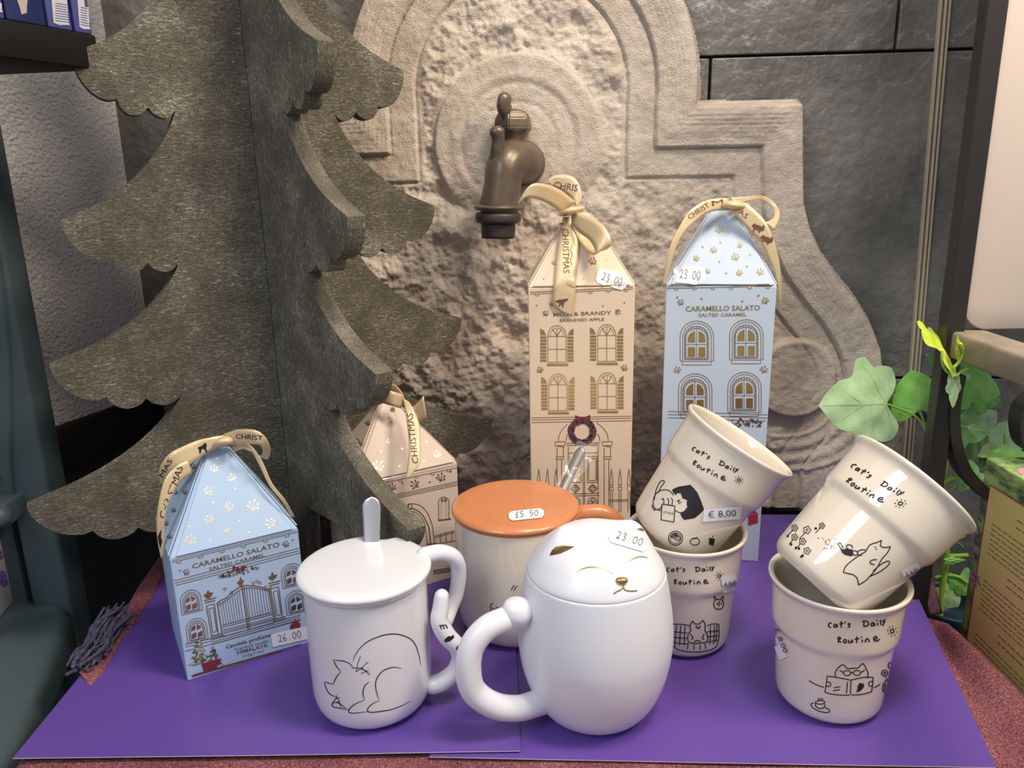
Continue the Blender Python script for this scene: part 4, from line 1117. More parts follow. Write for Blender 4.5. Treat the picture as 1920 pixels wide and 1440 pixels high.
for x, y, s, an in ((238, 30, 6, .8), (750, 18, 6, 2.2), (200, 432, 6.5, -.4), (797, 418, 6.5, .5)): sprig(k, *C3_([(x, y)])[0], s, an)
for x, y, s, an in ((345, 800, 5, .3), (660, 790, 7.5, .4), (325, 1138, 5, .5)): sprig(k, *C2_([(x, y)])[0], s, an)
for x, y in ((535, 830), (588, 925), (202, 1147), (920, 1125), (260, 930), (745, 1150), (780, 780)): k.dot(*C2_([(x, y)])[0], 1.5)
def LL(k, tr, ls, w=1.1, s=False):
    for l in ls: k.stroke(tr(l), w, smooth=s)
LL(k, C3_, [[(330, 935), (335, 895), (360, 850), (395, 812)], [(600, 805), (645, 840), (675, 885), (685, 932)], [(385, 935), (390, 900), (400, 880)], [(600, 880), (618, 900), (624, 935)]], 1.2, True)
for x0 in (305, 640):
    LL(k, C3_, [[(x0, 940), (x0+72, 938)], [(x0, 940), (x0+5, 968), (x0+70, 966), (x0+72, 938)], [(x0+15, 980), (x0+15, 1045)], [(x0+60, 978), (x0+60, 1043)], [(x0+8, 1048), (x0+64, 1046), (x0+64, 1062), (x0+8, 1064), (x0+8, 1048)], [(x0+8, 968), (x0+68, 978)], [(x0+15, 1065), (x0+15, 1440)], [(x0+48, 1065), (x0+48, 1440)]], 1.2)
LL(k, C3_, [[(385, 950), (625, 948)], [(385, 965), (620, 963)], [(400, 975), (400, 1020), (612, 1018), (612, 975)], [(400, 1020), (400, 1440)], [(612, 1020), (612, 1440)], [(506, 1030), (506, 1440)], [(516, 1030), (516, 1440)], [(535, 1045), (535, 1230), (605, 1228), (605, 1043), (535, 1045)], [(545, 1060), (545, 1215), (597, 1213), (597, 1058), (545, 1060)],
             [(412, 1045), (412, 1230), (490, 1228), (490, 1045)], [(415, 1310), (620, 1305)], [(415, 1325), (620, 1320)]], 1.2)
for cx in (450, 573):
    k.stroke(C3_([(cx, 1245), (cx+30, 1272), (cx, 1300), (cx-30, 1272), (cx, 1245)]), 2.6, smooth=False); k.ring(*C3_([(cx, 1272)])[0], 2.4, 2.4, 1.2)
    k.ring(*C3_([(cx, 1370)])[0], 9, 9, 1.3); k.ring(*C3_([(cx-12, 1370)])[0], 3, 3, 1.); k.ring(*C3_([(cx+12, 1370)])[0], 3, 3, 1.); k.ring(*C3_([(cx, 1356)])[0], 3, 3, 1.); k.ring(*C3_([(cx, 1384)])[0], 3, 3, 1.)
for x in (190, 252, 312, 706, 767, 830):
    LL(k, C3_, [[(x-10, 1245), (x-8, 1200), (x, 1128), (x+8, 1200), (x+12, 1245), (x-10, 1245)], [(x-12, 1262), (x+14, 1262), (x+14, 1282), (x-12, 1282), (x-12, 1262)], [(x-6, 1285), (x-6, 1440)], [(x+8, 1285), (x+8, 1440)], [(x-8, 1247), (x-6, 1262)], [(x+9, 1247), (x+7, 1262)]], 1.1)
LL(k, C3_, [[(690, 1352), (866, 1350)], [(690, 1362), (866, 1360)]], 1.)
k.build('gold_line_print', M['goldline'], w1)
k = Ink(SF1, .0003); cx, cy = C3_([(497, 868)])[0]
rg = random.Random(9)
for i in range(64):
    a = i*math.pi/32; rr_ = 20.5; r2 = 6.2+rg.uniform(-.6, 1.2)
    k.fill([(cx+rr_*math.cos(a)+r2*math.cos(q), cy+rr_*math.sin(a)+r2*math.sin(q)) for q in [j*math.pi/4 for j in range(8)]], 3)
wr_ = k.build('wreath_print', M['wreath'], w1)
k = Ink(SF1, .0004)
k.fill(C3_([(447, 750), (495, 768), (500, 778), (492, 800), (470, 832), (462, 825), (480, 790), (450, 785)])); k.fill(C3_([(556, 748), (510, 768), (502, 778), (515, 800), (540, 825), (548, 818), (525, 790), (556, 783)])); k.dot(*C3_([(502, 775)])[0], 3)
for x, y in ((435, 825), (415, 862), (573, 865), (575, 875)): k.dot(*C3_([(x, y)])[0], 2.6)
k.build('bow_print', M['dred'], w1)
sticker(SF1, r1, 1147, 524, (29, 8), (-4, 13.5), '23.00', hs=.5)
d_ = .655
rbA = ribbon(T1, [((525, 300), (400, 392)), ((400, 205), (330, 335)), ((290, 158), (230, 285)), ((185, 148), (150, 265)), ((120, 190), (92, 275)), ((62, 285), (45, 325))], C2_, [(.690, .690), .680, .670, .662, .660, .662])
rbB = ribbon(T1, [((290, 125), (312, 150)), ((340, 86), (350, 178)), ((430, 76), (410, 208)), ((512, 105), (460, 252)), ((560, 190), (500, 292)), ((572, 290), (520, 345))], C2_, [.700, .700, .698, .696, .692, .690])
rbC = ribbon(T1, [((485, 396), (490, 480)), ((590, 402), (545, 545)), ((695, 450), (632, 612)), ((775, 530), (676, 682)), ((814, 640), (680, 732)), ((740, 695), (622, 705)), ((640, 600), (545, 612)), ((520, 450), (480, 490))], C2_, [.686, .676, .664, .654, .652, .668, .684, .692])
rbD = rib_on(SF1, [((420, 420), (490, 420)), ((398, 500), (500, 500)), ((385, 600), (545, 620)), ((362, 760), (535, 800)), ((345, 950), (522, 980)), ((332, 1130), (510, 1110)), ((425, 1200), (492, 1232))], C2_, .0022)
kn = PY(*C2_([(490, 368)])[0], .684)
rb, SR1 = add_ribbon(T1, rbD, rbA, rbB, rbC)
obj('knot', *tube([PY(*C2_([(418, 395)])[0], .686), PY(*C2_([(480, 375)])[0], .680), PY(*C2_([(560, 360)])[0], .686)], [.0040, .0052, .0044], 18, flat=.6), M['ribbon'], rb)
k = Ink(Surf(rbD), .0005)
k.text('CHRISTMAS', *C2_([(412, 520), (420, 880)]), 12, vec=(1, .05)); k.stroke(C2_([(490, 650), (480, 700), (492, 730), (478, 780), (490, 815)]), 1.)
k.fill(C2_([(355, 1105), (380, 1100), (430, 1095), (455, 1090), (465, 1105), (440, 1110), (425, 1130), (420, 1165), (412, 1165), (405, 1135), (385, 1160), (378, 1160), (388, 1125), (360, 1118)]), 2)
k.build('ribbon_lettering', M['brown'], rb)
k = Ink(Surf(rbB), .0005); k.text('CHRIS', *C2_([(340, 185), (535, 215)]), 13)
k.build('ribbon_lettering', M['brown'], rb)

# ---- tall pale blue house
C4c = crop(1220, 350, 4.115)
A = PY(1249, 539, .684); B = PY(1457, 533, .664); ap = PY(1350, 391, .715)
T2, SF2, w2, r2 = house('tall pale blue house-shaped gift box with gold arched windows', A, B, .072, ap.z, M['tbcard'], z0=SR, truncated=.004)
k = Ink(SF2); kg = Ink(SF2, .0003)
def arch(k, tr, x0, x1, yt, ys, yb, w_, close=True):
    cx = (x0+x1)/2; rx = (x1-x0)/2; ry = ys-yt
    k.stroke(tr([(x0, yb), (x0, (ys+yb)/2)]+[(cx-rx*math.cos(t), ys-ry*math.sin(t)) for t in [i*math.pi/12 for i in range(13)]]+[(x1, (ys+yb)/2), (x1, yb)]), w_, smooth=False, step=4)
    if close: k.stroke(tr([(x0, yb), (x1, yb)]), w_, smooth=False)
def arch_window(k, kg, x0, y0, tr, s=1.):
    def q(p): return tr([(x0+a*s, y0+b*s) for a, b in p])
    arch(k, q, 0, 258, 0, 120, 310, 1.2, False); arch(k, q, 20, 240, 18, 125, 310, 1.1, False)
    k.stroke(q([(0, 310), (15, 310), (15, 340), (238, 340), (238, 310), (258, 310)]), 1.2, smooth=False); k.stroke(q([(15, 312), (238, 312)]), 1., smooth=False)
    arch(k, q, 34, 218, 40, 128, 298, 1.3); arch(k, q, 44, 208, 58, 132, 288, 1.2)
    for i in range(13):
        t = i*math.pi/12; cx = 126
        k.stroke(q([(cx-82*math.cos(t), 132-74*math.sin(t)), (cx-92*math.cos(t), 128-88*math.sin(t))]), 1.4, smooth=False)
    for i in range(6):
        for xx in (34, 208): k.stroke(q([(xx, 150+i*25), (xx+10, 150+i*25)]), 1.1, smooth=False)
    k.stroke(q([(126, 60), (126, 288)]), 1.1, smooth=False); k.stroke(q([(44, 182), (208, 182)]), 1.1, smooth=False)
    kg.fill(q([(60, 165), (60, 130), (70, 104), (90, 84), (112, 76), (114, 80), (114, 165)])); kg.fill(q([(142, 165), (142, 80), (144, 76), (166, 86), (186, 106), (194, 130), (194, 165)]))
    kg.fill(q([(60, 202), (114, 202), (114, 278), (60, 278)])); kg.fill(q([(142, 202), (194, 202), (194, 278), (142, 278)]))
for x0, y0 in ((228, 1035), (610, 1025), (215, 1442), (595, 1430)): arch_window(k, kg, x0, y0, C4c)
(a, b) = C4c([(125, 770), (975, 752)]); eave_band(k, a, b, 6, ((0, 1.4), (3.6, 1.2)), 3.4)
for y in (768, 774, 780): 
    k.stroke([(1252, y+3), (1449, y+13-3)], 1.1, smooth=False)
k.build('gold_windows', M['goldline'], w2); kg.build('window_panes', M['gold'], w2)
k = Ink(SF2, .0003)
k.text('CARAMELLO SALATO', *C4c([(270, 962), (845, 952)]), 9.5, bold=.012); k.text('SALTED CARAMEL', *C4c([(370, 1003), (740, 998)]), 6.4, bold=.012)
for x, y, s, an in ((530, 335, 8, 0), (485, 492, 6.5, .3), (690, 455, 5.5, -.4), (350, 555, 6, 1.2), (655, 545, 8, -.3), (440, 655, 5, .4), (685, 668, 6.5, -.3), (845, 660, 7, .2), (232, 895, 6.5, .4), (885, 882, 7, -.4), (208, 1415, 7, -.4), (873, 1413, 7.5, .4)): sprig(k, *C4c([(x, y)])[0], s, an)
for x, y in ((540, 430), (400, 465), (768, 528), (530, 580), (742, 615), (583, 668), (206, 853), (393, 865), (707, 883), (832, 840)): k.dot(*C4c([(x, y)])[0], 2.0)
k.build('gold_lettering', M['gold'], w2)
k = Ink(SF2, .0003); rg = random.Random(3)
for i in range(40): k.dot(1372+rg.uniform(0, 55), 792+rg.uniform(-7, 8), rg.uniform(1.5, 3))
k.build('garland_print', M['wreath'], w2)
k = Ink(SF2, .0003)
k.fill([(1403, 965), (1421, 962), (1421, 983), (1403, 985)]); k.fill([(1400, 966), (1411, 955), (1423, 962)])
k.build('red_cabin_print', M['red'], w2)
k = Ink(SF2, .0003); k.fill([(1386, 1037), (1440, 1039), (1440, 1045), (1386, 1043)]); k.build('base_stripe', M['brown'], w2)
sticker(SF2, r2, 1293, 516, (30, 2.5), (-1, 16), '23.00', hs=.5)
rbA = ribbon(T2, [((600, 88), (606, 182)), ((480, 93), (500, 187)), ((380, 128), (420, 212)), ((290, 198), (345, 275)), ((210, 330), (265, 340)), ((150, 460), (205, 450)), ((118, 600), (155, 605)), ((92, 770), (108, 770))], C4c, [.695, .690, .684, .680, .676, .674, .674, .676])
rbB = ribbon(T2, [((620, 85), (630, 150)), ((760, 76), (780, 106)), ((880, 76), (870, 108)), ((975, 150), (950, 172)), ((995, 230), (940, 245)), ((960, 335), (885, 275))], C4c, [.695, .70, .705, .70, .69, .68])
rbD = ribbon(T2, [((630, 95), (605, 180)), ((735, 130), (670, 240)), ((825, 200), (765, 350)), ((905, 300), (850, 430)), ((965, 460), (915, 560)), ((1003, 650), (968, 690)), ((1008, 850), (982, 830)), ((1000, 945), (985, 905))], C4c, [.692, .686, .682, .678, .676, .676, .678, .680])
rb, SR2 = add_ribbon(T2, rbA, rbB, rbD)
obj('knot', *tube([PY(*C4c([(590, 140)])[0], .692), PY(*C4c([(640, 140)])[0], .686), PY(*C4c([(730, 150)])[0], .692)], [.0052, .0058, .0048], 18, flat=.6), M['ribbon'], rb)
k = Ink(Surf(rbA), .0005); k.text('CHRIST', *C4c([(300, 255), (455, 155)]), 10); k.text('M', *C4c([(475, 150), (560, 135)]), 10); k.build('ribbon_lettering', M['brown'], rb)
k = Ink(Surf(rbD), .0005); k.text('AS', *C4c([(672, 205), (735, 250)]), 10)
for dx, dy in ((0, 0), (65, 90)):
    k.fill(C4c([(775+dx, 300+dy), (800+dx, 285+dy), (840+dx, 300+dy), (858+dx, 310+dy), (875+dx, 290+dy), (880+dx, 320+dy), (868+dx, 345+dy), (845+dx, 345+dy), (838+dx, 365+dy), (830+dx, 340+dy), (805+dx, 330+dy), (795+dx, 355+dy), (788+dx, 355+dy), (795+dx, 320+dy)]), 2)
k.build('ribbon_lettering', M['brown'], rb)

# ---- small light blue house
C1c = crop(280, 780, 2.8235)
G = PZ(360, 1277, SH); A = PY(310, 1050, G.y); A.x = (A.x+G.x)/2; B = PZ(559, 992, A.z)
e = (B-A); 
if e.length > .108: B = A+e.normalized()*.108
print('small blue', A, B, (B-A).length)
ap = PY(410, 838, (A.y+B.y)/2+.034)
T3, SF3, w3, r3 = house('small light blue house-shaped gift box with a garden gate print, left of the white mug', A, B, .082, ap.z, M['bcard'], truncated=.003)
k = Ink(SF3); kg = Ink(SF3, .0003)
a, b = C1c([(95, 770), (782, 604)]); eave_band(k, a, b, 6, ((0, 1.1), (3.5, 1.)), 4)
for (x0, y0, x1, y1) in ((118, 875, 795, 698), (122, 888, 797, 711), (125, 900, 798, 724)): k.stroke(C1c([(x0, y0), (x1, y1)]), 1.1, smooth=False)
k.text('CARAMELLO SALATO', *C1c([(228, 808), (690, 690)]), 8.6, bold=.01, vec=(-.12, -1)); k.text('SALTED CARAMEL', *C1c([(318, 818), (612, 742)]), 6.2, bold=.01, vec=(-.12, -1))
for x, y, s, an in ((195, 828, 6.5, .5), (722, 680, 6.5, .3)): sprig(k, *C1c([(x, y)])[0], s, an)
for x, y in ((162, 818), (758, 657)): k.dot(*C1c([(x, y)])[0], 1.6)
def skew(x0, y0, s, tr, sh=-.245, vx=.13):
    return lambda pts: tr([(x0+(a*s)+b*s*vx, y0+b*s+(a*s)*sh) for a, b in pts])
def archw(k, kg, q):
    arch(k, q, 0, 108, 0, 50, 118, 1.1); arch(k, q, 12, 96, 12, 56, 110, 1.2); arch(k, q, 20, 88, 22, 60, 108, 1.3)
    kg.fill(q([(26, 60), (28, 46), (38, 34), (50, 30), (50, 60)])); kg.fill(q([(58, 60), (58, 30), (70, 34), (80, 46), (82, 60)])); kg.fill(q([(26, 70), (50, 70), (50, 102), (26, 102)])); kg.fill(q([(58, 70), (82, 70), (82, 102), (58, 102)]))
for x0, y0 in ((158, 935), (188, 1085), (692, 795), (715, 938)): archw(k, kg, skew(x0, y0, 1.0, C1c))
G_ = skew(0, 0, 1, C1c)
def Lq(p, w_=1.3, s=False): k.stroke(C1c(p), w_, smooth=s)
for (x, y) in ((312, 985), (652, 895)):
    Lq([(x-22, y-8), (x+42, y-24)], 2); Lq([(x-18, y+4), (x+36, y-10)], 2); Lq([(x-12, y+20), (x+32, y+8)], 1.4); Lq([(x-10, y+22), (x+18, y+178)], 1.8); Lq([(x+32, y+10), (x+52, y+165)], 1.8); Lq([(x+4, y+34), (x+24, y+160), (x+44, y+154), (x+26, y+28), (x+4, y+34)], 1.3); Lq([(x+12, y+182), (x+68, y+166)], 2); Lq([(x+8, y+194), (x+72, y+176)], 2)
Lq([(358, 990), (380, 975), (410, 960), (440, 930), (490, 900), (540, 898), (590, 905), (625, 915), (645, 905)], 2, True); Lq([(362, 1002), (400, 980), (440, 948), (492, 915), (560, 910), (630, 925)], 1.4, True)
Lq([(360, 990), (388, 1168)], 2.2); Lq([(634, 918), (662, 1092)], 2.2); Lq([(490, 905), (522, 1128)], 2.2); Lq([(500, 903), (532, 1125)], 1.5)
for i in range(9):
    f = i/9; x = 375+f*112; yt = 985-f*75+6*math.sin(f*3); Lq([(x, yt), (x+20, 1108-f*30)], 1.)
    f2 = (i+.6)/9; x = 505+f2*126; yt = 905+f2*10; Lq([(x, yt), (x+20, 1078-f2*32)], 1.)
for (ax, ay, bx, by) in ((385, 1108, 640, 1040), (386, 1118, 650, 1050), (390, 1150, 660, 1080), (390, 1166, 662, 1094)): Lq([(ax, ay), (bx, by)], 1.4)
for i in range(16):
    x = 398+i*16.5; y = 1134-i*4.1; k.ring(*C1c([(x, y)])[0], 2.1, 2.1, 1.)
for (x, y) in ((400, 915), (435, 935), (550, 885), (585, 882), (615, 905), (570, 875)): k.ring(*C1c([(x, y)])[0], 2.4, 2.4, 1.)
for off in (0, 12, 24, 50): Lq([(330 if off < 40 else 190, 1185+off if off < 40 else 1245), (800, 1052+off if off < 40 else 1080)], 1.2)
Lq([(190, 1208), (400, 1160)], 1.3); Lq([(190, 1222), (330, 1190)], 1.1)
k.text('Candela profumata', *C1c([(405, 1232), (672, 1158)]), 6.4, bold=.02, vec=(-.12, -1)); k.text('Scented candle', *C1c([(452, 1242), (632, 1196)]), 5., vec=(-.12, -1)); k.text('HIMALAYA', *C1c([(466, 1262), (628, 1220)]), 6.4, bold=.02, vec=(-.12, -1)); k.text('210g/7.4oz', *C1c([(492, 1279), (607, 1246)]), 4.4, vec=(-.12, -1))
k.build('printed_lines', M['goldline'], w3)
kg.fill(C1c([(285, 945), (300, 940), (310, 920), (320, 935), (340, 930), (330, 950), (318, 965), (302, 965)]), 2); kg.fill(C1c([(628, 850), (642, 846), (650, 822), (660, 840), (680, 836), (668, 856), (655, 868), (642, 868)]), 2); kg.fill(C1c([(462, 880), (476, 872), (482, 848), (490, 868), (505, 868), (494, 882), (490, 900), (480, 900)]), 2)
kg.build('window_panes', M['gold'], w3)
k = Ink(SF3, .0003); rg = random.Random(8)
for i in range(70):
    f = rg.uniform(-1, 1); k.dot(*C1c([(472+f*105, 818-f*26+rg.gauss(0, 10)*(1.2-abs(f))+abs(f)*10)])[0], rg.uniform(1.4, 2.8))
k.build('garland_print', M['dgreen'], w3)
k = Ink(SF3, .0004)
for i in range(12): k.dot(*C1c([(478+rg.uniform(-38, 38), 812+rg.gauss(0, 9))])[0], 2.2)
k.fill(C1c([(455, 800), (480, 808), (505, 792), (500, 820), (482, 812), (462, 830)]), 2)
for (x, y) in ((740, 1110),): k.fill(C1c([(742, 1112), (770, 1075), (800, 1098), (796, 1130), (750, 1142)]), 2)
k.fill(C1c([(275, 1310), (350, 1290), (362, 1335), (288, 1350)]), 2); k.fill(C1c([(345, 1290), (380, 1282), (372, 1312), (350, 1312)]), 2)
k.build('red_print', M['dred'], w3)
k = Ink(SF3, .00035)
for (x, y, sc) in ((258, 1175, 1.0), (335, 1215, .75)):
    for i in range(4):
        ww = (24+i*14)*sc; yy = y+i*32*sc; k.fill(C1c([(x+i*4, yy), (x+ww+i*4, yy+36*sc), (x+ww*.4+i*4, yy+44*sc), (x+i*4, yy+38*sc), (x-ww*.4+i*4, yy+48*sc), (x-ww+i*4, yy+48*sc)]), 2)
k.build('fir_tree_print', M['dgreen'], w3)
k = Ink(SF3, .0003); k.fill(C1c([(222, 1370), (826, 1198), (828, 1208), (226, 1382)]), 3); k.build('base_stripe', M['brown'], w3)
k = Ink(SF3)
for x, y, s, an in ((342, 282, 8, .1), (438, 328, 8.5, -.4), (310, 400, 9, .7), (420, 480, 9, 1.3), (550, 478, 12, .2), (318, 550, 9, -.6), (410, 605, 6, -.5), (645, 570, 10.5, -.9), (218, 660, 11, .15)): sprig(k, *C1c([(x, y)])[0], s, an, 1.4)
for x, y in ((357, 224), (454, 385), (336, 458), (477, 554), (211, 585), (527, 616), (322, 661)): k.dot(*C1c([(x, y)])[0], 2.2)
k.build('silver_sprigs', M['silver'], r3)
k = Ink(SF3)
for x, y, s, an in ((140, 405, 5, .3), (188, 405, 5, .3), (130, 500, 5, .3), (90, 570, 5, .2), (108, 640, 5, .1), (235, 270, 5, .3)): sprig(k, *C1c([(x, y)])[0], s, an, 1.)
k.build('bronze_sprigs', M['goldline'], r3)
sticker(SF3, w3, 542, 1193, (33, -7.5), (2, 12), '26.00', hs=.55, notch=False)
yf = (A.y+B.y)/2+.034
rbA = ribbon(T3, [((400, 100), (420, 160)), ((330, 112), (350, 175)), ((260, 128), (290, 205)), ((180, 160), (232, 245)), ((100, 205), (168, 295)), ((52, 285), (112, 345)), ((58, 362), (92, 374))], C1c, [yf-.004, yf-.010, yf-.014, yf-.020, yf-.024, yf-.022, yf-.016])
rbT = ribbon(T3, [((205, 235), (225, 300)), ((150, 262), (168, 345)), ((85, 330), (130, 400)), ((52, 440), (98, 470)), ((38, 550), (80, 560)), ((42, 650), (78, 650)), ((62, 755), (74, 745))], C1c, [yf-.022, yf-.028, yf-.034, yf-.038, yf-.040, yf-.040, yf-.040])
rbC = ribbon(T3, [((390, 96), (425, 155)), ((470, 72), (495, 148)), ((560, 75), (560, 150)), ((615, 112), (592, 160)), ((642, 175), (600, 195)), ((628, 228), (575, 215)), ((575, 205), (520, 180)), ((500, 160), (450, 165))], C1c, [yf-.004, yf-.012, yf-.018, yf-.016, yf-.008, yf+.002, yf+.004, yf+.002])
rbS = ribbon(T3, [((430, 160), (450, 190)), ((520, 148), (525, 172)), ((590, 225), (572, 240)), ((650, 355), (635, 368)), ((720, 445), (702, 452)), ((770, 535), (752, 532))], C1c, [yf-.002, yf-.008, yf-.010, yf-.012, yf-.012, yf-.006])
rb, _s = add_ribbon(T3, rbA, rbT, rbC, rbS)
obj('knot', *tube([PY(*C1c([(350, 150)])[0], yf-.006), PY(*C1c([(395, 130)])[0], yf-.010), PY(*C1c([(440, 130)])[0], yf-.004)], [.0044, .0056, .0046], 18, flat=.6), M['ribbon'], rb)
k = Ink(Surf(rbT), .0005); k.text('CHRISTMAS', *C1c([(82, 545), (178, 272)]), 12, vec=(-.9, -.45)); 
k.fill(C1c([(45, 640), (58, 610), (66, 600), (62, 640), (70, 660), (60, 700), (52, 670)]), 2); k.build('ribbon_lettering', M['ink'], rb)
k = Ink(Surf(rbA), .0005); k.text('MAS', *C1c([(75, 325), (125, 235)]), 9, vec=(-.9, -.5))
k.fill(C1c([(252, 165), (275, 160), (295, 140), (305, 150), (300, 170), (308, 190), (300, 192), (290, 175), (275, 178), (272, 198), (264, 198), (262, 178)]), 2); k.build('ribbon_lettering', M['ink'], rb)
k = Ink(Surf(rbC), .0005); k.text('CHRIST', *C1c([(458, 118), (598, 128)]), 9); k.build('ribbon_lettering', M['ink'], rb)

# ---- small pinkish cream house
C5c = crop(630, 700, 3.788)
G = PZ(861, 1078, SH); B = PY(857, 867, G.y); A = PZ(695, 903, B.z); u = (A-B).normalized(); A = B+u*.100
print('small cream', A, B)
ap = PY(735, 752, (A.y+B.y)/2+.032)
T4, SF4, w4, r4 = house('small beige house-shaped gift box with brown arched doorway, partly behind the tree', A, B, .068, ap.z, M['ccard2'], truncated=.003)
k = Ink(SF4)
a, b = C5c([(165, 790), (856, 648)]); 
for y, dy in ((882, 0), (895, 0), (908, 0)): k.stroke(C5c([(330, y), (862, y-115)]), 1.2, smooth=False)
eave_band(k, C5c([(165, 800)])[0], C5c([(856, 660)])[0], 6, ((3, 1.1),), 3.4)
for x, y, s, an in ((398, 810, 8, .1), (562, 790, 9, -.9), (745, 742, 9, .2), (388, 332, 7, -.6)): sprig(k, *C5c([(x, y)])[0], s, an, 1.3)
for x, y in ((470, 778), (665, 772), (815, 698), (352, 415)): k.dot(*C5c([(x, y)])[0], 1.8)
def q5(p, w_=1.5, s=True): k.stroke(C5c(p), w_, smooth=s)
q5([(455, 975), (500, 940), (545, 925), (600, 940), (645, 985), (670, 1040), (685, 1090), (700, 1210)], 1.4); q5([(470, 990), (520, 962), (560, 965), (610, 1000), (640, 1050), (660, 1100), (672, 1212)], 2.0); q5([(490, 1005), (530, 980), (570, 990), (610, 1030), (632, 1080), (650, 1215)], 1.3)
for r_0 in (1., .72, .45): q5([(531-90*r_0*0, 1110-115*r_0), (560, 1110-105*r_0), (590*r_0+545*(1-r_0), 1110-60*r_0), (600*r_0+545*(1-r_0), 1170)], 1.2)
q5([(531, 990), (535, 1110)], 1.8); q5([(545, 1100), (600, 1040)], 1.1); q5([(550, 1120), (620, 1095)], 1.1); q5([(640, 1215), (715, 1208)], 2.4, False)
q5([(512, 928), (540, 925), (535, 965), (518, 967), (512, 928)], 2, False)
for off in (0, 12): q5([(700, 1155+off), (862, 1110+off)], 1.3, False)
q5([(690, 1215), (862, 1185)], 1.3, False)
for x in (740, 780, 822, 850): q5([(x, 1150-(x-700)*.25), (x+2, 1205-(x-700)*.15)], 1.2, False)
for yy in (1400, 1412, 1425): q5([(690, yy), (862, yy-28)], 1.6, False)
sw = lambda p: C5c([(728+a, 878+b) for a, b in p])
arch(k, sw, 0, 74, 0, 35, 160, 1.3)
for i in range(9):
    k.fill(sw([(6, 42+i*12.5), (32, 41+i*12.5), (32, 48+i*12.5), (6, 49+i*12.5)]), 2); k.fill(sw([(42, 41+i*12.5), (68, 40+i*12.5), (68, 47+i*12.5), (42, 48+i*12.5)]), 2)
k.fill(sw([(10, 35), (20, 12), (33, 6), (33, 36)]), 2); k.fill(sw([(42, 36), (42, 6), (56, 14), (66, 35)]), 2); k.fill(sw([(-2, 160), (88, 150), (88, 162), (-2, 172)]), 2)
k.build('bronze_print', M['goldline'], w4)
k = Ink(SF4)
for x, y, s, an in ((298, 660, 11, .7), (718, 578, 8, -.2), (382, 488, 7, .3)): sprig(k, *C5c([(x, y)])[0], s, an, 1.3)
for x, y in ((450, 660), (624, 625), (470, 535), (640, 487), (320, 555)): k.dot(*C5c([(x, y)])[0], 2.)
k.stroke(C5c([(242, 768), (855, 652)]), 2.2, smooth=False)
k.build('silver_sprigs', M['silver'], r4)
k = Ink(SF4, .0003); k.dot(*C5c([(401, 258)])[0], 4.6); k.build('rivet', M['brown'], r4)
k = Ink(SF4); k.ring(*C5c([(120, 520)])[0], 9, 17, 1.2, .6)
k.fill(C5c([(85, 570), (110, 490), (130, 500), (115, 580)]), 3)
for x, y in ((228, 355), (178, 505)): sprig(k, *C5c([(x, y)])[0], 5, .4)
k.build('bronze_print', M['goldline'], r4)
yf = (A.y+B.y)/2+.030
rbA = ribbon(T4, [((288, 150), (310, 214)), ((300, 95), (330, 108)), ((345, 72), (362, 100)), ((420, 84), (420, 130)), ((470, 140), (455, 190)), ((482, 205), (520, 205)), ((500, 330), (590, 350)), ((515, 460), (602, 485)), ((516, 560), (602, 582)), ((506, 660), (588, 655)), ((496, 748), (515, 742))], C5c, [yf-.012, yf-.004, yf-.004, yf-.008, yf-.014, yf-.020, yf-.032, yf-.042, yf-.050, yf-.056, yf-.060])
rbB = ribbon(T4, [((292, 140), (312, 215)), ((330, 112), (330, 212)), ((400, 128), (398, 232)), ((480, 152), (462, 250))], C5c, [yf-.010, yf-.020, yf-.024, yf-.018])
rbC = ribbon(T4, [((480, 190), (520, 260)), ((540, 238), (592, 332)), ((622, 160), (645, 312))], C5c, [yf-.004, yf-.002, yf-.004])
rb, _s = add_ribbon(T4, rbA, rbB, rbC)
k = Ink(Surf(rbA), .0005); k.text('CHRISTMAS', *C5c([(588, 640), (545, 285)]), 12, vec=(-1, .02)); k.build('ribbon_lettering', M['ink'], rb)
# ------------------------------------------------------------------ left: teal cabinet, bag, top shelf with boxes
cb = thing('cabinet', 'dark teal painted wooden cabinet with rounded shelves at the left', 'cabinet', (-.46, .62, FLOOR))
XR = PY(108, 800, .677).x
obj('corner_post', *boxm((XR-.036, .647, FLOOR), (.036, 0, 0), (0, .030, 0), (0, 0, 1.45), .004, 3), M['teal'], cb)
obj('stile', *boxm((XR-.060, .642, .105), (.026, 0, 0), (0, .02, 0), (0, 0, .60), .003, 3), M['teal'], cb)
obj('back_panel', *boxm((XR-.26, .654, FLOOR), (.215, 0, 0), (0, .02, 0), (0, 0, 1.45), .001), M['teal'], cb)
pq = [PY(x, y, .652) for x, y in ((-160, 420), (-2, 420), (28, 640), (30, 860), (38, 945), (-160, 945))]
obj('raised_panel', *prism(pq, (0, -.010, 0), .004, 3), M['teal'], cb)
p = PY(40, 981, .605)
obj('upper_shelf', *join(tube([(-.62, .620, p.z), (-.50, .620, p.z), (XR-.030, .620, p.z)], [.0105, .0105, .0105], 20, sub=False), boxm((-.62, .620, p.z-.0105), (.62+XR-.024, 0, 0), (0, .034, 0), (0, 0, .021), .002)), M['teal'], cb)
pq = [PZ(x, y, -.02) for x, y in ((-260, 1113), (88, 1110), (120, 1124), (133, 1150), (105, 1215), (20, 1425), (-8, 1500), (-420, 1500))]
obj('lower_shelf', *prism(pq, (0, 0, -.042), .011, 5), M['teal'], cb)
pq = [PZ(x, y, -.0615) for x, y in ((-260, 1113), (80, 1150), (118, 1176), (0, 1470), (-420, 1500))]
obj('plinth', *prism(pq, (0, 0, FLOOR+.0615), .002, 1), M['teal'], cb)
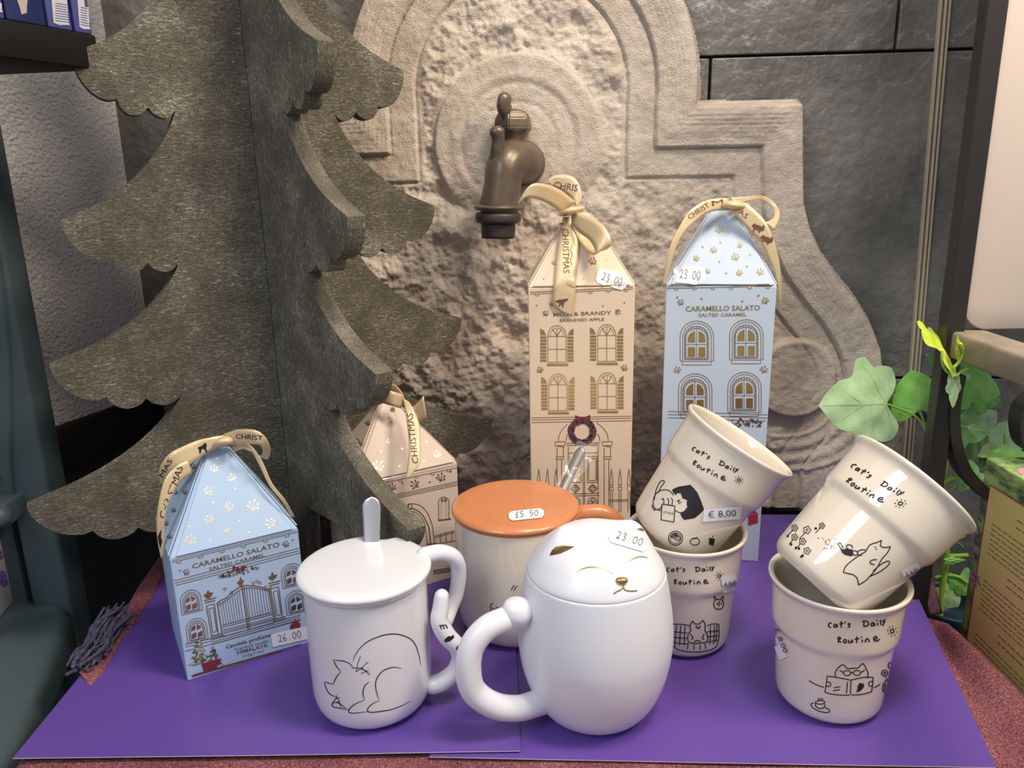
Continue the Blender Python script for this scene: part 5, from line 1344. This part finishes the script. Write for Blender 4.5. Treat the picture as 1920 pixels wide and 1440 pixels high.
# flowered carrier
g1 = PZ(27, 1128, -.0199); g2 = PZ(0, 1160, -.0199); u = (g2-g1).normalized(); nn = Vector((u.y, -u.x, 0)); nn = nn if nn.x < 0 else -nn
bx = boxm(g1, u*.10, nn*.02, EZ*.088, .002)
bg = obj('gift_bag', *bx, M['paper'], loc=g1); tag(bg, 'white gift bag printed with purple flowers on the lower teal shelf', 'bag')
k = Ink(Surf(bx))
for cx, cy, r in ((8, 1085, 16), (0, 1040, 11), (14, 1150, 6)):
    for i in range(5):
        a = i*1.257+.4; k.fill([(cx+r*.55*math.cos(a)+r*.5*math.cos(q), cy+r*.55*math.sin(a)+r*.5*math.sin(q)) for q in [j*.785 for j in range(8)]], 3)
k.build('flower_print', M['violet'], bg)
# shelf fixed on the left wall
zt = .467
E1 = PZ(180, 66, zt); E0 = PZ(0, 34, zt); du = (E1-E0).normalized()
def wallx(y): return CL.x+.344*(y-CL.y)+.002
def poly_at(z): return [Vector((E1.x, E1.y, z)), Vector((E1.x-du.x*.34, E1.y-du.y*.34, z)), Vector((wallx(E1.y-du.y*.34), E1.y-du.y*.34, z)), Vector((wallx(E1.y+.03), E1.y+.03, z))]
shf = obj('wall_shelf', *prism(poly_at(zt-.024), (0, 0, .024), .0015, 2), M['darkshelf'], loc=(E1.x-.1, E1.y, zt-.024)); tag(shf, 'dark shelf on the plaster wall at the upper left, carrying the blue boxes', 'shelf')
def carton(xa, xb, h, matn, label, dep=.030, lift=0):
    t0 = PZ(xa, 34+(xa/180)*32, zt); t1 = PZ(xb, 34+(xb/180)*32, zt)
    n = Vector((-du.y, du.x, 0)); n = n if n.x < 0 else -n
    a = t0+n*.002; 
    bx = boxm(a+EZ*.0002, (t1-t0), n*dep, EZ*h, .0012)
    o = obj('product_box', *bx, M[matn], loc=a); tag(o, label, 'box', 'product boxes on the upper left shelf'); return o, Surf(bx)
for xa, xb, lab in ((146, 178, 'narrow blue box with a small text panel, rightmost on the upper left shelf'), (96, 141, 'blue box with a pale text panel, second from the right on the upper left shelf')):
    o, S = carton(xa, xb, .13, 'bluebox', lab)
    k = Ink(S); m0 = (xa+xb)/2; wd = (xb-xa)*.40
    yb = 34+(m0/180)*32-7
    k.fill([(m0-wd-6, -20), (m0+wd-6, -20), (m0+wd, yb+3), (m0-wd, yb-3)], 4); po = k.build('text_panel', M['paper'], o)
    k = Ink(S, .0004)
    for i in range(8): k.stroke([(m0-wd*.75-2, yb-9-i*4.6-1), (m0+wd*.75-2, yb-9-i*4.6+3)], 1.1, smooth=False)
    k.build('small_print', M['bluebox'], po)
o, S = carton(17, 92, .13, 'navy', 'dark navy box with a blurred beige figure, on the upper left shelf')
k = Ink(S); k.fill([(28, -10), (52, -10), (50, 14), (50, 26), (40, 27), (36, 12)], 3); k.build('figure_print', M['beige'], o)
o, S = carton(-45, 14, .13, 'bluebox', 'blue box with a pale panel cut by the left picture edge')
k = Ink(S); k.fill([(-30, -20), (8, -20), (10, 27), (-30, 20)], 4); k.build('text_panel', M['paper'], o)

# ------------------------------------------------------------------ right: black metal stand, beige board, leafy box, ivy
q = PY(1775, 618, .60); xb = q.x; zb_ = q.z
st = thing('metal_stand', 'black metal display stand with a flat rail and curled scrolls at the right', 'stand', (xb, .6, FLOOR))
pc = PY(1806, 420, .60)
obj('post', *boxm((pc.x-.0070, .592, FLOOR), (.0135, -.002, 0), (.002, .0165, 0), (0, 0, 1.6), .0008, 1), M['blackmetal'], st, smooth=False)
rl = obj('rail', *boxm((xb, .33, zb_-.0215), (.029, 0, 0), (0, .275, 0), (0, 0, .0215), .003, 3), M['bronze'], st)
rl['label'] = 'brown flat metal rail'
def flatbar(pxs, y, wd=.016, th=.0035, n=8):
    P = crom([PY(a, b, y) for a, b in pxs], n); V, Fc = [], []
    for i, p in enumerate(P):
        t = (P[min(i+1, len(P)-1)]-P[max(i-1, 0)]).normalized(); nr = Vector((t.z, 0, -t.x))*th*.5; s = Vector((0, wd*.5, 0))
        V += [p+nr-s, p+nr+s, p-nr+s, p-nr-s]
    for i in range(len(P)-1):
        for j in range(4): Fc.append((i*4+j, i*4+(j+1) % 4, (i+1)*4+(j+1) % 4, (i+1)*4+j))
    Fc += [(3, 2, 1, 0), tuple(len(V)-4+j for j in range(4))]
    return V, Fc
obj('scroll', *flatbar([(1792, 700), (1783, 745), (1781, 790), (1787, 835), (1802, 875), (1826, 905), (1862, 935), (1910, 950)], .597, th=.0085), M['blackmetal'], st, smooth=False)
obj('scroll', *flatbar([(1940, 740), (1916, 762), (1909, 795), (1918, 830), (1950, 850)], .597, th=.0065), M['blackmetal'], st, smooth=False)
ZS = -.145
obj('lower_shelf', *boxm((.357, .30, ZS-.012), (.26, 0, 0), (0, .44, 0), (0, 0, .012), .001), M['blackmetal'], st)
obj('post', *boxm((.60, .592, FLOOR), (.0165, 0, 0), (0, .0165, 0), (0, 0, 1.6), .0008, 1), M['blackmetal'], st, smooth=False)
obj('post', *boxm((.365, .31, FLOOR), (.0165, 0, 0), (0, .0165, 0), (0, 0, ZS-.012-FLOOR), .0008, 1), M['blackmetal'], st, smooth=False)
# beige board
x0 = PY(1799, 540, .602).x; z0 = zb_+.0004
pts = [Vector((x0+.30, .600, z0)), Vector((x0+.30, .600, .95)), Vector((x0, .600, .95))]
for i in range(9):
    a = math.pi+i*math.pi/16; pts.append(Vector((x0+.022+.022*math.cos(a), .600, z0+.022+.022*math.sin(a))))
bb = obj('rounded_board', *prism(pts, (0, -.006, 0), .001, 2), M['beige'], loc=pts[0]); tag(bb, 'plain pinkish beige board with a rounded corner above the metal rail', 'board')
# leaf-print box
C = PY(1849, 858, .600); xf = C.x
BXd = .33
bx = boxm((xf, C.y-BXd, ZS+.0002), (.075, 0, 0), (0, BXd, 0), (0, 0, C.z-ZS-.0002), .0012)
lb = obj('leaflet_box', *bx, M['leafbox'], loc=(xf+.03, C.y-.15, ZS)); tag(lb, 'tall leaf-patterned box with a yellow text panel at the lower right', 'box')
SX = Surf(bx)
k = Ink(SX)
def pxx(y, z): return proj((xf, y, z))
pt = PX(1857, 909, xf)
yA, zA = pt.y, pt.z
k.fill([pxx(yA, zA), pxx(C.y-BXd+.01, zA), pxx(C.y-BXd+.01, ZS+.01), pxx(yA, ZS+.01)], 6)
gp = k.build('text_panel', M['goldpanel'], lb); 
k = Ink(SX, .0004)
k.stroke([pxx(yA, ZS+.01), pxx(yA, zA)], 2., smooth=False); k.stroke([pxx(yA, zA), pxx(C.y-BXd+.01, zA)], 2., smooth=False)
rg = random.Random(6); z = zA-.016; blk = 0
kb_ = Ink(SX, .0004)
ycs = (yA-.010, yA-.150)
for yc in ycs:
    z = zA-.014; i = 0
    while z > ZS+.02:
        head = (i % 9) in (0, 1)
        L = .042 if head else .086; off = .028 if head else 0
        tgt = k if head else kb_
        yy = yc-off
        while yy > yc-off-L:
            wl = rg.uniform(.003, .008); tgt.stroke([pxx(yy, z), pxx(max(yy-wl, yc-off-L), z)], 1.9 if head else 1.4, smooth=False, step=8); yy -= wl+.0014
        z -= .0062 if head else .0044; i += 1
        if (i % 9) in (0, 2): z -= .004
k.build('red_print', M['red'], gp); kb_.build('small_print', M['brown'], gp)
k = Ink(SX, .0004)
for (x, y, L, a) in ((1832, 975, 30, 1.7), (1826, 1010, 40, 1.75), (1818, 1050, 50, 1.7), (1824, 1062, 44, 1.4)):
    for da in (-.2, 0, .2):
        e = (x+L*math.cos(a+da), y+L*math.sin(a+da)); mx_ = ((x+e[0])/2, (y+e[1])/2); nx2 = (-math.sin(a+da)*5, math.cos(a+da)*5)
        k.fill([(x, y), (mx_[0]+nx2[0], mx_[1]+nx2[1]), e, (mx_[0]-nx2[0], mx_[1]-nx2[1])], 3)
k.dot(1915, 884, 7); k.build('flower_print', M['pink'], lb)
k = Ink(SX, .0004); k.fill([(1808, 1150), (1815, 1160), (1812, 1180), (1803, 1178), (1800, 1160)], 3); k.fill([(1802, 1185), (1808, 1195), (1803, 1208), (1797, 1200)], 3); k.build('yellow_flower_print', M['leafy'], lb)

# ivy
LEAF = [(0, 0), (.13, -.10), (.30, -.20), (.48, -.14), (.52, .04), (.50, .14), (.64, .26), (.60, .42), (.44, .47), (.36, .52), (.33, .68), (.20, .84), (0, 1.0)]
def leaf(base, tip, y0_, y1_, mt, wid=1., fold=.25, roll=0., veins=True, droop=.12):
    b, t = PY(*base, y0_), PY(*tip, y1_); ax = t-b; L = ax.length; ax.normalize()
    side = ax.cross(F).normalized(); side = side if side.dot(CR) > 0 else -side
    nrm = side.cross(ax).normalized()
    if nrm.dot(F) > 0: nrm = -nrm
    side = (side*math.cos(roll)+nrm*math.sin(roll)); nrm = side.cross(ax).normalized(); nrm = nrm if nrm.dot(F) < 0 else -nrm
    half = crom([Vector(p) for p in LEAF], 3)
    out = [Vector((p.x, p.y)) for p in half]+[Vector((-p.x, p.y)) for p in half[-2:0:-1]]
    def P3(u, v):
        r2 = u*u+(v-.25)**2
        return b+ax*(v*L)+side*(u*L*wid)+nrm*L*(-fold*abs(u)**1.3*.5-droop*(v-.2)**2+.02*math.sin(u*14)*math.sin(v*9))
    V, Fc = [], []; K = 6; c = Vector((0, .22)); n = len(out)
    V.append(P3(c.x, c.y))
    for i in range(1, K+1):
        for p in out: q_ = c+(p-c)*(i/K); V.append(P3(q_.x, q_.y))
    for j in range(n): Fc.append((0, 1+j, 1+(j+1) % n))
    for i in range(K-1):
        for j in range(n): Fc.append((1+i*n+j, 1+(i+1)*n+j, 1+(i+1)*n+(j+1) % n, 1+i*n+(j+1) % n))
    nf = len(Fc); 
    if veins:
        for (ex, ey) in ((0, .95), (.60, .34), (-.60, .34), (.40, -.12), (-.40, -.12), (.2, .66), (-.2, .66)):
            st_ = Vector((0, .0)) if abs(ex) != .2 else Vector((0, .35))
            e = Vector((ex, ey)); dv = (e-st_); pp = Vector((-dv.y, dv.x)).normalized()*.011
            prev = None
            for s in range(9):
                f = s/8; m_ = st_+dv*f; a1 = P3(*(m_+pp*(1-f*.8)))+nrm*.0003; a2 = P3(*(m_-pp*(1-f*.8)))+nrm*.0003
                V += [a1, a2]
                if prev is not None: Fc.append((prev, prev+1, len(V)-1, len(V)-2))
                prev = len(V)-2
    fm = [0]*nf+[1]*(len(Fc)-nf)
    return V, Fc, fm
iv = thing('ivy_plant', 'trailing green ivy growing behind the black metal stand', 'plant', (.47, .69, ZS))
def add_leaf(*a, **k2):
    mt = a[4]; V, Fc, fm = leaf(*a, **k2); obj('leaf', V, Fc, M[mt], iv, mats=[M['vein']], fm=fm)
add_leaf((1662, 757), (1540, 761), .700, .690, 'leafp', wid=1.05)
add_leaf((1724, 768), (1712, 694), .715, .720, 'leaf', wid=1.35)
add_leaf((1765, 660), (1768, 624), .578, .620, 'leafy', wid=.85, veins=False)
add_leaf((1800, 668), (1797, 628), .574, .572, 'leafy', wid=.25, veins=False)
add_leaf((1798, 712), (1738, 662), .612, .620, 'leafd', wid=.6)
add_leaf((1795, 708), (1882, 742), .640, .645, 'leaf', wid=.75)
add_leaf((1822, 712), (1838, 782), .660, .655, 'leaf', wid=1.0)
add_leaf((1828, 752), (1880, 752), .665, .665, 'leaf', wid=.7)
add_leaf((1790, 712), (1789, 766), .580, .578, 'leafp', wid=.42)
add_leaf((1808, 755), (1812, 800), .690, .685, 'leafd', wid=1.2)
add_leaf((1790, 795), (1860, 812), .640, .635, 'leafd', wid=1.1)
add_leaf((1835, 805), (1822, 868), .650, .648, 'leafd', wid=.6)
add_leaf((1842, 800), (1872, 770), .70, .71, 'leafp', wid=.9)
add_leaf((1822, 912), (1822, 862), .630, .634, 'leafd', wid=.85)
add_leaf((1868, 860), (1915, 790), .660, .680, 'leafp', wid=.95)
add_leaf((1870, 868), (1930, 852), .650, .650, 'leaf', wid=.8)
add_leaf((1862, 822), (1840, 880), .672, .665, 'leaf', wid=.5)
add_leaf((1778, 1052), (1812, 1050), .690, .690, 'leaf', wid=.35, veins=False)
add_leaf((1768, 1100), (1800, 1140), .700, .700, 'leafp', wid=1.0)
add_leaf((1800, 1080), (1812, 1120), .70, .70, 'leaf', wid=.9)
def stem(pts, r, y): 
    ys2 = y if isinstance(y, list) else [y]*len(pts)
    obj('stem', *tube([PY(a, b, yy) for (a, b), yy in zip(pts, ys2)], r, 10, n=6), M['stem'], iv)
stem([(1662, 757), (1700, 772), (1722, 786), (1738, 812)], .0011, .702)
stem([(1722, 766), (1730, 785), (1738, 812)], .0011, .71)
stem([(1738, 812), (1755, 850), (1766, 900), (1765, 950), (1771, 1000), (1774, 1040), (1769, 1085), (1763, 1130), (1762, 1200), (1758, 1330)], [.002, .002, .002, .0024, .0032, .0034, .0034, .0030, .003, .003], .70)
stem([(1766, 658), (1767, 680), (1776, 697), (1790, 705)], .0011, .576)
stem([(1801, 645), (1806, 662), (1797, 680), (1789, 690), (1791, 706)], .0013, [.572, .574, .576, .577, .578])
stem([(1815, 690), (1802, 697), (1791, 706)], .0010, .578)
stem([(1791, 706), (1794, 728), (1800, 745), (1808, 770)], .0012, [.578, .60, .64, .68])
stem([(1774, 1042), (1790, 1042), (1812, 1041)], .0022, .70)
stem([(1771, 1040), (1762, 1025), (1757, 1008)], .0010, .70)
stem([(1755, 1082), (1775, 1078), (1798, 1082), (1812, 1092)], .0018, .70)
stem([(1764, 910), (1775, 902), (1788, 898)], .0025, .69)
stem([(1764, 915), (1780, 920), (1795, 905), (1790, 880)], .0010, .69)
stem([(1780, 858), (1775, 880), (1768, 910)], .0014, .69)
stem([(1782, 1015), (1796, 1012), (1810, 1005)], .0006, .70)
stem([(1790, 1013), (1800, 1020), (1806, 1026)], .0006, .70)
stem([(1874, 862), (1882, 845), (1884, 815)], .0010, .66)
pot = lathe([(0, 0), (.030, 0), (.036, .05), (.040, .075), (.037, .075), (.033, .05), (0, .045)], 40, 3, at((PY(1758, 1330, .70).x, .70, ZS+.0002)))
obj('pot', *pot, M['potblue'], iv)
cbv = obj('hose', *tube([PY(a, b, y) for a, b, y in ((1690, 770, .76), (1720, 776, .752), (1750, 790, .745), (1790, 813, .74), (1830, 838, .74), (1880, 850, .74), (1935, 852, .74))], .0048, 14), M['potblue'], loc=PY(1750, 790, .745)); tag(cbv, 'dark blue hose passing behind the ivy leaves', 'hose')
for o in list(COL.objects):
    if '_b' in o.keys(): del o['_b']
